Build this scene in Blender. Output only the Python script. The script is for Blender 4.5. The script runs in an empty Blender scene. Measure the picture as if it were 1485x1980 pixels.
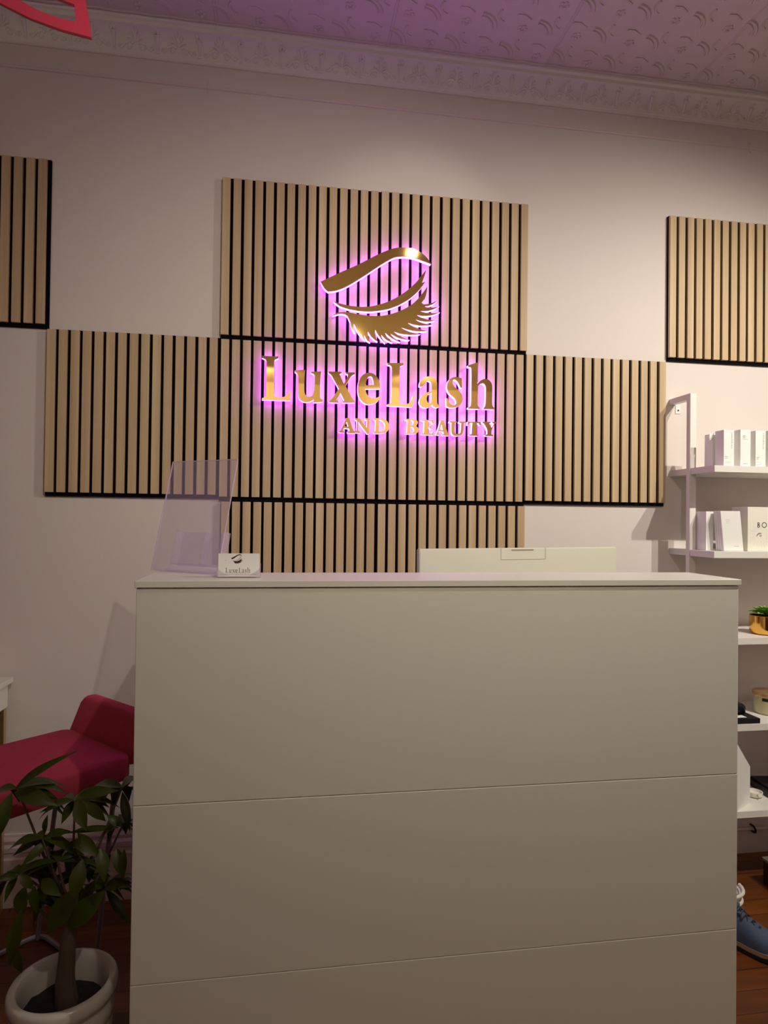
import bpy, bmesh, math, random
from mathutils import Vector, Matrix
random.seed(7)
sc = bpy.context.scene
COL = sc.collection
PI = math.pi

# ------------------------------------------------------------------ materials
def srgb(r, g, b):
    f = lambda c: (c/255/12.92) if c/255 <= .04045 else ((c/255+.055)/1.055)**2.4
    return (f(r), f(g), f(b), 1)

def mat(name, col, rough=.6, metal=0, spec=.5, emit=None, es=0, bump=None, var=None, trans=0, coat=0):
    m = bpy.data.materials.new(name); m.use_nodes = True
    nt = m.node_tree; b = nt.nodes['Principled BSDF']
    b.inputs['Base Color'].default_value = col
    b.inputs['Roughness'].default_value = rough
    b.inputs['Metallic'].default_value = metal
    b.inputs['Specular IOR Level'].default_value = spec
    b.inputs['Coat Weight'].default_value = coat
    if emit:
        b.inputs['Emission Color'].default_value = emit; b.inputs['Emission Strength'].default_value = es
    tc = nt.nodes.new('ShaderNodeTexCoord')
    if var:      # (scale, amount, (sx,sy,sz)) soft colour variation
        mp = nt.nodes.new('ShaderNodeMapping'); mp.inputs['Scale'].default_value = var[2]
        n = nt.nodes.new('ShaderNodeTexNoise'); n.inputs['Scale'].default_value = var[0]; n.inputs['Detail'].default_value = 6
        mx = nt.nodes.new('ShaderNodeMix'); mx.data_type = 'RGBA'
        mx.inputs['A'].default_value = tuple(c*(1-var[1]) for c in col[:3])+(1,)
        mx.inputs['B'].default_value = tuple(min(1, c*(1+var[1])) for c in col[:3])+(1,)
        nt.links.new(tc.outputs['Object'], mp.inputs['Vector']); nt.links.new(mp.outputs[0], n.inputs['Vector'])
        nt.links.new(n.outputs['Fac'], mx.inputs['Factor']); nt.links.new(mx.outputs['Result'], b.inputs['Base Color'])
    if bump:     # (scale, strength)
        n2 = nt.nodes.new('ShaderNodeTexNoise'); n2.inputs['Scale'].default_value = bump[0]; n2.inputs['Detail'].default_value = 5
        bp = nt.nodes.new('ShaderNodeBump'); bp.inputs['Strength'].default_value = bump[1]; bp.inputs['Distance'].default_value = .002
        nt.links.new(tc.outputs['Object'], n2.inputs['Vector']); nt.links.new(n2.outputs['Fac'], bp.inputs['Height'])
        nt.links.new(bp.outputs['Normal'], b.inputs['Normal'])
    return m

def acrylic(name, sheen, sheen_col, tint=(1, 1, 1, 1)):
    m = bpy.data.materials.new(name); m.use_nodes = True; nt = m.node_tree; nt.nodes.clear()
    out = nt.nodes.new('ShaderNodeOutputMaterial')
    tr = nt.nodes.new('ShaderNodeBsdfTransparent'); tr.inputs[0].default_value = tint
    gl = nt.nodes.new('ShaderNodeBsdfGlossy'); gl.inputs['Roughness'].default_value = .05
    df = nt.nodes.new('ShaderNodeBsdfDiffuse'); df.inputs[0].default_value = sheen_col  # lilac diffuse share paints in the milky reflection on the clear sheets
    fr = nt.nodes.new('ShaderNodeValue'); fr.outputs[0].default_value = .06
    m1 = nt.nodes.new('ShaderNodeMixShader'); m1.inputs[0].default_value = sheen
    m2 = nt.nodes.new('ShaderNodeMixShader')
    nt.links.new(tr.outputs[0], m1.inputs[1]); nt.links.new(df.outputs[0], m1.inputs[2])
    nt.links.new(fr.outputs[0], m2.inputs[0]); nt.links.new(m1.outputs[0], m2.inputs[1]); nt.links.new(gl.outputs[0], m2.inputs[2])
    nt.links.new(m2.outputs[0], out.inputs[0])
    return m

M = {}
M['wall'] = mat('wall_paint', srgb(225, 214, 209), .75, spec=.25, bump=(60, .06), var=(1.5, .02, (1, 1, 1)))
M['trimpink'] = mat('trim_paint', srgb(225, 208, 206), .45, spec=.4)
M['ceil'] = mat('ceiling_paint', srgb(214, 200, 194), .5, spec=.4, bump=(25, .08))
M['corn'] = mat('cornice_paint', srgb(236, 231, 220), .5, spec=.4, bump=(30, .06))
M['white'] = mat('white_laminate', srgb(224, 221, 208), .32, spec=.45, var=(2, .01, (1, 1, 1)))
M['shelf'] = mat('white_powder_coat', srgb(236, 232, 226), .45, spec=.4)
M['felt'] = mat('black_felt', (.004, .004, .005, 1), .95, spec=.1, bump=(400, .3))
M['card'] = mat('white_carton', srgb(244, 242, 238), .55, spec=.3)
M['cream'] = mat('cream_carton', srgb(243, 238, 226), .5, spec=.3)
M['ink'] = mat('grey_ink', srgb(135, 128, 124), .6)
M['darkink'] = mat('dark_ink', srgb(30, 24, 26), .5)
M['pinkink'] = mat('pink_ink', srgb(225, 170, 176), .6)
M['faintink'] = mat('faint_ink', srgb(206, 200, 190), .6)
M['gold'] = mat('gold_mirror', (.92, .60, .19, 1), .028, metal=1, var=(3, .04, (1, 1, 1)))
M['led'] = mat('lit_acrylic_body', srgb(250, 240, 250), .4, emit=(.40, .062, 1.0, 1), es=13)
M['red'] = mat('red_wool', srgb(186, 66, 84), .9, spec=.15, bump=(900, .5), var=(60, .08, (1, 1, 1)))
M['steel'] = mat('grey_steel', srgb(150, 145, 155), .35, metal=.6)
M['pot'] = mat('glazed_ceramic', srgb(206, 200, 190), .18, spec=.6, coat=.3)
M['soil'] = mat('potting_soil', srgb(38, 30, 22), .95, bump=(120, 1), var=(40, .4, (1, 1, 1)))
M['bark'] = mat('bark', srgb(92, 76, 60), .85, bump=(50, .8), var=(20, .25, (1, 1, .2)))
M['leaf'] = mat('leaf', srgb(58, 70, 14), .42, spec=.4, var=(6, .3, (1, 1, 1)))
M['succ'] = mat('succulent_leaf', srgb(135, 185, 75), .4, var=(30, .35, (1, 1, 1)))
M['goldpot'] = mat('polished_brass', (.90, .50, .10, 1), .12, metal=1)
M['brushed'] = mat('brushed_gold_lid', (.70, .46, .22, 1), .35, metal=.8)
M['wax'] = mat('candle_glass', srgb(205, 196, 150), .2, spec=.6, coat=.4)
M['black'] = mat('black_card', srgb(30, 29, 33), .5, spec=.3)
M['satin'] = mat('black_satin', srgb(14, 13, 20), .45, spec=.5)
M['dark'] = mat('dark_plastic', srgb(30, 28, 30), .4)
M['coral'] = mat('coral_acrylic', srgb(222, 62, 92), .3, spec=.5)
M['coraledge'] = mat('coral_acrylic_edge', srgb(250, 150, 160), .3)
M['monitor'] = mat('monitor_shell', srgb(222, 220, 204), .4, spec=.4)
M['groove'] = mat('shell_groove', srgb(165, 160, 140), .6)
M['cable'] = mat('white_cable', srgb(235, 232, 222), .4)
M['blue'] = mat('blue_suede', srgb(72, 86, 106), .85, spec=.2, bump=(500, .4), var=(30, .12, (1, 1, 1)))
M['navy'] = mat('navy_trim', srgb(24, 32, 46), .7)
M['tan'] = mat('tan_midsole', srgb(158, 138, 108), .7)
M['rubber'] = mat('black_rubber', srgb(20, 22, 26), .6)
M['brassleg'] = mat('brass_leg', (.62, .48, .2, 1), .3, metal=.9)
M['acrylic'] = acrylic('clear_acrylic', .15, srgb(225, 205, 240))
M['acrylic2'] = acrylic('clear_acrylic_edge', .45, srgb(235, 215, 240))
M['glass'] = acrylic('clear_card_holder', .15, srgb(215, 195, 215))

def wood_slat():
    m = bpy.data.materials.new('oak_veneer'); m.use_nodes = True; nt = m.node_tree; b = nt.nodes['Principled BSDF']
    tc = nt.nodes.new('ShaderNodeTexCoord'); mp = nt.nodes.new('ShaderNodeMapping'); mp.inputs['Scale'].default_value = (260, 40, 5)
    n = nt.nodes.new('ShaderNodeTexNoise'); n.inputs['Scale'].default_value = 1; n.inputs['Detail'].default_value = 8; n.inputs['Distortion'].default_value = .6
    mp2 = nt.nodes.new('ShaderNodeMapping'); mp2.inputs['Scale'].default_value = (24.8, 1, .3)
    n2 = nt.nodes.new('ShaderNodeTexNoise'); n2.inputs['Scale'].default_value = 1; n2.inputs['Detail'].default_value = 1
    add = nt.nodes.new('ShaderNodeMath'); add.operation = 'MULTIPLY_ADD'; add.inputs[1].default_value = .55
    cr = nt.nodes.new('ShaderNodeValToRGB')
    cr.color_ramp.elements[0].position = .45; cr.color_ramp.elements[0].color = srgb(178, 148, 114)
    cr.color_ramp.elements[1].position = 1.0; cr.color_ramp.elements[1].color = srgb(214, 187, 150)
    L = nt.links.new
    L(tc.outputs['Object'], mp.inputs[0]); L(mp.outputs[0], n.inputs[0]); L(tc.outputs['Object'], mp2.inputs[0]); L(mp2.outputs[0], n2.inputs[0])
    L(n.outputs['Fac'], add.inputs[0]); L(n2.outputs['Fac'], add.inputs[2]); L(add.outputs[0], cr.inputs[0]); L(cr.outputs[0], b.inputs['Base Color'])
    b.inputs['Roughness'].default_value = .5; b.inputs['Specular IOR Level'].default_value = .3
    return m
M['oak'] = wood_slat()

def floor_mat():
    m = bpy.data.materials.new('floorboards'); m.use_nodes = True; nt = m.node_tree; b = nt.nodes['Principled BSDF']
    L = nt.links.new
    tc = nt.nodes.new('ShaderNodeTexCoord')
    br = nt.nodes.new('ShaderNodeTexBrick'); br.inputs['Scale'].default_value = 1
    br.inputs['Brick Width'].default_value = 1.6; br.inputs['Row Height'].default_value = .082; br.inputs['Mortar Size'].default_value = .0012
    br.inputs['Color1'].default_value = srgb(132, 74, 22); br.inputs['Color2'].default_value = srgb(96, 48, 16); br.inputs['Mortar'].default_value = srgb(30, 14, 8)
    mp = nt.nodes.new('ShaderNodeMapping'); mp.inputs['Scale'].default_value = (3, 40, 1)
    n = nt.nodes.new('ShaderNodeTexNoise'); n.inputs['Scale'].default_value = 1; n.inputs['Detail'].default_value = 6
    mx = nt.nodes.new('ShaderNodeMix'); mx.data_type = 'RGBA'; mx.blend_type = 'MULTIPLY'; mx.inputs['Factor'].default_value = .7
    cr = nt.nodes.new('ShaderNodeValToRGB'); cr.color_ramp.elements[0].position = .3; cr.color_ramp.elements[0].color = (.4, .35, .3, 1); cr.color_ramp.elements[1].position = .7
    L(tc.outputs['Object'], br.inputs[0]); L(tc.outputs['Object'], mp.inputs[0]); L(mp.outputs[0], n.inputs[0]); L(n.outputs['Fac'], cr.inputs[0])
    L(br.outputs['Color'], mx.inputs['A']); L(cr.outputs[0], mx.inputs['B']); L(mx.outputs['Result'], b.inputs['Base Color'])
    b.inputs['Roughness'].default_value = .35
    return m
M['floor'] = floor_mat()

# ------------------------------------------------------------------ mesh helpers
def V(*a): return Vector(a)
def new(): return bmesh.new()
def box(bm, x0, x1, y0, y1, z0, z1, bev=0, mtx=None):
    vs = [bm.verts.new((x, y, z)) for x in (x0, x1) for y in (y0, y1) for z in (z0, z1)]
    q = [(0, 1, 3, 2), (4, 6, 7, 5), (0, 4, 5, 1), (2, 3, 7, 6), (0, 2, 6, 4), (1, 5, 7, 3)]
    fs = [bm.faces.new([vs[i] for i in f]) for f in q]
    if bev:
        es = list({e for f in fs for e in f.edges})
        r = bmesh.ops.bevel(bm, geom=es, offset=bev, segments=2, profile=.5, affect='EDGES')
        vs = list({v for v in r['verts']} | {v for v in vs if v.is_valid})
    if mtx:
        for v in vs: v.co = mtx @ v.co
    return vs
def prism_y(bm, pts, y0, y1):
    """polygon in x,z extruded along y (pts any winding)"""
    a = [bm.verts.new((x, y0, z)) for x, z in pts]; b = [bm.verts.new((x, y1, z)) for x, z in pts]
    bm.faces.new(a); bm.faces.new(b[::-1])
    n = len(pts)
    for i in range(n): bm.faces.new((a[i], b[i], b[(i+1) % n], a[(i+1) % n]))
    return a+b
def prism_z(bm, pts, z0, z1):
    a = [bm.verts.new((x, y, z0)) for x, y in pts]; b = [bm.verts.new((x, y, z1)) for x, y in pts]
    bm.faces.new(a[::-1]); bm.faces.new(b)
    n = len(pts)
    for i in range(n): bm.faces.new((a[i], a[(i+1) % n], b[(i+1) % n], b[i]))
    return a+b
def prism_x(bm, pts, x0, x1, cap=True):
    a = [bm.verts.new((x0, y, z)) for y, z in pts]; b = [bm.verts.new((x1, y, z)) for y, z in pts]
    n = len(pts)
    if cap: bm.faces.new(a); bm.faces.new(b[::-1])
    for i in range(n if cap else n-1): bm.faces.new((a[i], b[i], b[(i+1) % n], a[(i+1) % n]))
def tube(bm, path, r, seg=8, cap=True, closed=False):
    P = [Vector(p) for p in path]; n = len(P)
    R = r if isinstance(r, (list, tuple)) else [r]*n
    rings = []; up = None
    for i in range(n):
        if closed: d = P[(i+1) % n]-P[i-1]
        else: d = P[min(i+1, n-1)]-P[max(i-1, 0)]
        d.normalize()
        if up is None:
            up = Vector((0, 0, 1)) if abs(d.z) < .9 else Vector((1, 0, 0))
        s = d.cross(up)
        if s.length < 1e-6: s = d.orthogonal()
        s.normalize(); up = s.cross(d).normalized()
        rings.append([bm.verts.new(P[i]+(s*math.cos(2*PI*k/seg)+up*math.sin(2*PI*k/seg))*R[i]) for k in range(seg)])
    for i in range(n if closed else n-1):
        A, B = rings[i], rings[(i+1) % n]
        for k in range(seg): bm.faces.new((A[k], A[(k+1) % seg], B[(k+1) % seg], B[k]))
    if cap and not closed:
        bm.faces.new(rings[0][::-1]); bm.faces.new(rings[-1])
def lathe(bm, prof, c=(0, 0, 0), seg=48, closed=False):
    rings = []
    for r, z in prof:
        if r < 1e-5: rings.append([bm.verts.new((c[0], c[1], c[2]+z))])
        else: rings.append([bm.verts.new((c[0]+r*math.cos(2*PI*k/seg), c[1]+r*math.sin(2*PI*k/seg), c[2]+z)) for k in range(seg)])
    m = len(rings)
    for i in range(m if closed else m-1):
        A, B = rings[i], rings[(i+1) % m]
        for k in range(seg):
            k2 = (k+1) % seg
            f = [A[k % len(A)], A[k2 % len(A)], B[k2 % len(B)], B[k % len(B)]]
            u = []
            for v in f:
                if v not in u: u.append(v)
            if len(u) > 2: bm.faces.new(u)
def rpath(pts, rad, n=6):
    """round the corners of a polyline"""
    P = [Vector(p) for p in pts]; o = [P[0]]
    for i in range(1, len(P)-1):
        a, b, c = P[i-1], P[i], P[i+1]
        u = (a-b).normalized(); w = (c-b).normalized(); d = min(rad, (a-b).length*.45, (c-b).length*.45)
        s, e = b+u*d, b+w*d
        for k in range(n+1):
            t = k/n; o.append(s*(1-t)**2+b*2*t*(1-t)+e*t*t)
    o.append(P[-1]); return o

def wloc(o):
    p = Vector((0, 0, 0))
    while o: p += o.location; o = o.parent
    return p
def ob(name, bm, m, parent=None, label=None, smooth=True, auto=20, origin=None):
    bmesh.ops.recalc_face_normals(bm, faces=bm.faces)
    me = bpy.data.meshes.new(name)
    if parent: org = wloc(parent)
    elif origin is not None: org = Vector(origin)
    else:
        xs = [v.co for v in bm.verts]
        org = Vector(((min(v.x for v in xs)+max(v.x for v in xs))/2, (min(v.y for v in xs)+max(v.y for v in xs))/2, min(v.z for v in xs)))
    bmesh.ops.translate(bm, verts=bm.verts, vec=-org)
    bm.to_mesh(me); bm.free()
    me.materials.append(m)
    if smooth:
        me.polygons.foreach_set('use_smooth', [True]*len(me.polygons)); me.set_sharp_from_angle(angle=math.radians(auto))
    o = bpy.data.objects.new(name, me); COL.objects.link(o)
    if parent: o.parent = parent
    else: o.location = org
    if label: o['label'] = label
    return o
def thing(name, loc, label, cat, group=None):
    o = bpy.data.objects.new(name, None); o.empty_display_size = .05; COL.objects.link(o); o.location = loc
    return tag(o, label, cat, group)
def tag(o, label, cat, group=None):
    o['label'] = label; o['category'] = cat
    if group: o['group'] = group
    return o
def struct(o): o['kind'] = 'structure'; return o

def fill(outlines, y0, y1, holes_ok=True, xf=None, bevel=0):
    """flat lettering outlines (x,z) in metres, first outer then holes -> bmesh solid from y0 (front) to y1 (back)"""
    cu = bpy.data.curves.new('tmp', 'CURVE'); cu.dimensions = '2D'; cu.fill_mode = 'BOTH'
    for L in outlines:
        s = cu.splines.new('POLY'); s.points.add(len(L)-1)
        for i, (x, z) in enumerate(L): s.points[i].co = (x, z, 0, 1)
        s.use_cyclic_u = True
    t = bpy.data.objects.new('tmp', cu); COL.objects.link(t)
    dg = bpy.context.evaluated_depsgraph_get(); dg.update()
    me = bpy.data.meshes.new_from_object(t.evaluated_get(dg))
    bm = bmesh.new(); bm.from_mesh(me)
    bpy.data.objects.remove(t); bpy.data.curves.remove(cu); bpy.data.meshes.remove(me)
    bmesh.ops.remove_doubles(bm, verts=bm.verts, dist=1e-6)
    fl = list(bm.faces)
    r = bmesh.ops.extrude_face_region(bm, geom=fl)
    nv = [g for g in r['geom'] if isinstance(g, bmesh.types.BMVert)]
    nset = set(nv)
    for v in bm.verts:
        x, z = v.co.x, v.co.y
        v.co = (x, y1 if v in nset else y0, z)
    return bm

# ------------------------------------------------------------------ room shell
XL, XR, YB, ZC = -2.3, 4.7, -6.2, 3.145
bm = new(); box(bm, XL-.1, XR+.1, YB-.1, .1, -.1, 0); struct(ob('floor', bm, M['floor'], smooth=False, origin=(0, 0, 0)))
bm = new(); box(bm, XL, XR, 0, .1, 0, ZC+.1); struct(ob('wall_back', bm, M['wall'], smooth=False, origin=(0, 0, 0)))
bm = new(); box(bm, XL-.1, XL, YB-.1, .1, 0, ZC+.1); struct(ob('wall_left', bm, M['wall'], smooth=False))
bm = new(); box(bm, XR, XR+.1, YB-.1, .1, 0, ZC+.1); struct(ob('wall_right', bm, M['wall'], smooth=False))
bm = new(); box(bm, XL, XR, YB-.1, YB, 0, ZC+.1); struct(ob('wall_front', bm, M['wall'], smooth=False))

# pressed-metal ceiling with raised seams, scrolls and rosettes
bm = new(); box(bm, XL, XR, YB, 0, ZC, ZC+.1)
def ctube(pts, r, seg=5): tube(bm, [(x, y, ZC-.0002) for x, y in pts], r, seg)
for k in range(-1, 6):
    x = .585+.622*k
    for dx in (-.005, .005): ctube([(x+dx, -.08), (x+dx, -1.6)], .0024)
for y in (-.53, -1.14):
    for d in (-.005, .005): ctube([(-1, y+d), (4.2, y+d)], .0024)
def arc(cx, cy, r, a0, a1, n=9, sq=1):
    return [(cx+r*math.cos(math.radians(a0+(a1-a0)*i/(n-1))), cy+sq*r*math.sin(math.radians(a0+(a1-a0)*i/(n-1)))) for i in range(n)]
rr = random.Random(3)
for i in range(-3, 16):
    for j in range(0, 8):
        cx = -.03+.2073*i+(.1036 if j % 2 else 0); cy = -.125-.125*j
        for rad, th in ((.070, .0058), (.056, .0042)):
            ctube(arc(cx-.02, cy+.02, rad, 275, 352, 9), th)
        ctube(arc(cx+.075, cy-.055, .034, 100, 215, 8), .0046)
        ctube([(cx-.045, cy-.045), (cx-.075, cy-.062), (cx-.10, cy-.060)], .0045)
        for a in range(5):
            px, py = cx-.062+.012*math.cos(a*1.257), cy+.012*math.sin(a*1.257)
            m4 = Matrix.Translation((px, py, ZC)) @ Matrix.Diagonal((1, 1, .6, 1))
            bmesh.ops.create_icosphere(bm, subdivisions=1, radius=.0085, matrix=m4)
# wavy rope moulding where the ceiling meets the cornice
tube(bm, [(XL+.02*i, -.093+.0022*math.sin(i*1.05), ZC-.001) for i in range(int((XR-XL)/.02))], .0042, 6)
struct(ob('ceiling', bm, M['ceil'], origin=(0, 0, 0)))

# cornice: cove with torches, palmettes and scrolls in relief
bm = new()
def cove(t):
    a = t*PI/2
    return (.012+.052*(1-math.cos(a)), 3.056+.066*math.sin(a))
def cnorm(t):
    a = t*PI/2
    d = Vector((.052*math.sin(a), .066*math.cos(a))); d.normalize()
    return Vector((d.y, -d.x))
prof = [(0, 3.045), (.006, 3.0445), (.0095, 3.047), (.0095, 3.052), (.012, 3.056)]+[cove(t/10) for t in range(1, 11)]
prof += [(.067, 3.1225), (.068, 3.134), (.079, 3.137), (.083, 3.1452)]
prism_x(bm, [(-a, z) for a, z in prof]+[(0, 3.1452)], XL, XR)
def onc(x, t, h=0):
    a, z = cove(t); n = cnorm(t)
    return (x, -(a+n.x*h), z+n.y*h)
def crv(x0, pts, r, seg=6, h=.0012):
    r = [q*1.45 for q in r] if isinstance(r, list) else r*1.45
    tube(bm, [onc(x0+px, pt, h) for px, pt in pts], r, seg)
def scr(cx, ct, r, a0, a1, n=8, shrink=.5):
    o = []
    for i in range(n):
        f = i/(n-1); a = math.radians(a0+(a1-a0)*f); q = r*(1-shrink*f)
        o.append((cx+q*math.cos(a), ct+q*math.sin(a)*11))
    return o
for k in range(-9, 29):
    x0 = .215+.1497*k
    if x0 < XL+.1 or x0 > XR-.1: continue
    # torch
    crv(x0, [(0, .12), (0, .30), (0, .50), (0, .62)], [.0035, .004, .005, .006])
    crv(x0, [(-.011, .64), (0, .645), (.011, .64)], .0026)
    crv(x0, [(-.008, .70), (-.003, .78), (-.009, .86)], [.0035, .004, .001]); crv(x0, [(.007, .70), (.006, .80), (.001, .90)], [.0035, .004, .001])
    crv(x0, [(-.006, .1), (0, .08), (.006, .1)], .003)
    # palmette
    xm = .0749
    for a, l in ((-62, .30), (-36, .42), (-13, .52), (13, .52), (36, .42), (62, .30)):
        s = math.sin(math.radians(a)); c = math.cos(math.radians(a))
        crv(x0+xm, [(s*.004, .36), (s*.018, .36+l*.45*c+.06), (s*.027, .36+l*c*.85), (s*.030, .36+l*c)], [.0016, .0024, .0034, .0012])
    crv(x0+xm, [(0, .34), (0, .6), (0, .88)], [.0016, .003, .001])
    # scrolls beneath
    for s in (-1, 1):
        crv(x0+xm, [(s*px, pt) for px, pt in scr(.021, .21, .014, 150, -190, 11, .65)], .0024)
        crv(x0+xm, [(s*.006, .33), (s*.02, .37), (s*.036, .30), (s*.046, .17), (s*.055, .12)], [.0018, .003, .003, .0028, .0015])
        crv(x0+xm, [(s*px, pt) for px, pt in scr(.056, .19, .008, 240, -60, 8, .5)], .0018)
struct(ob('trim_1', bm, M['corn'], origin=(0, 0, 0)))

# picture rail
bm = new()
prism_x(bm, [(0, 2.958), (-.0055, 2.960), (-.0068, 2.964), (-.0055, 2.968), (-.0025, 2.970), (-.003, 2.973), (0, 2.974)], XL, XR)
struct(ob('trim_2', bm, M['trimpink'], origin=(0, 0, 0)))
# rail hooks
for i, hx in enumerate((.545, 2.775)):
    bm = new()
    tube(bm, rpath([(hx, -.002, 2.981), (hx, -.012, 2.983), (hx, -.013, 2.957), (hx, -.007, 2.945), (hx+.001, -.016, 2.936)], .006, 4), .0016, 6)
    tag(ob('picture_rail_hook', bm, M['trimpink']), ['small painted hook on the picture rail above the top middle slat panel, left one', 'small painted hook on the picture rail at the far right'][i], 'hook', 'hooks on the picture rail')

# baseboard
bm = new()
prism_x(bm, [(0, 0), (-.022, 0), (-.022, .165), (-.017, .172), (-.017, .185), (-.020, .19), (-.019, .205), (-.010, .214), (-.012, .226), (-.006, .238), (-.005, .247), (0, .248)], XL, XR)
struct(ob('baseboard_back', bm, M['trimpink'], origin=(0, 0, 0)))

# ------------------------------------------------------------------ slatted panels
def panel(x0, x1, z0, z1, label, right_flush=False, n=15):
    t = thing('slatted_wall_panel', ((x0+x1)/2, 0, z0), label, 'wall panel', 'oak slat panels on the pink wall')
    bm = new(); box(bm, x0, x1, -.0095, -.0002, z0, z1); ob('felt_backing', bm, M['felt'], t, smooth=False)
    bm = new(); w = .0287
    s = x0+.0006; e = (x1 if right_flush else x1-.0113)-w
    for i in range(n):
        x = s+(e-s)*i/(n-1); j = random.uniform(-.0004, .0004)
        box(bm, x+j, x+w+j, -.0215, -.0093, z0+.0135, z1-.003, .0012)
    ob('wood_slats', bm, M['oak'], t)
    return t
panel(-.594, .008, 2.034, 2.637, 'oak slat panel cut off by the left edge of the photo, highest on the left')
panel(.604, 1.198, 2.031, 2.630, 'upper oak slat panel behind the gold eyebrow, its left edge bordering bare wall')
panel(1.1985, 1.789, 2.031, 2.632, 'upper oak slat panel behind the lash tips, its right edge bordering bare wall', True)
panel(2.402, 3.0, 2.038, 2.640, 'oak slat panel cut off by the right edge of the photo, above the shelves')
panel(.006, .606, 1.4385, 2.033, 'middle row oak slat panel furthest left, above the clear stand')
panel(.607, 1.197, 1.4325, 2.0305, 'middle row oak slat panel behind the letters Luxe')
panel(1.198, 1.786, 1.432, 2.0305, 'middle row oak slat panel behind the letters Lash')
panel(1.787, 2.388, 1.437, 2.033, 'middle row oak slat panel furthest right, beside the shelf frame', True)
panel(.616, 1.197, .835, 1.431, 'lower oak slat panel rising behind the card holder on the counter')
panel(1.198, 1.786, .835, 1.431, 'lower oak slat panel rising behind the white monitor', True)

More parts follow.
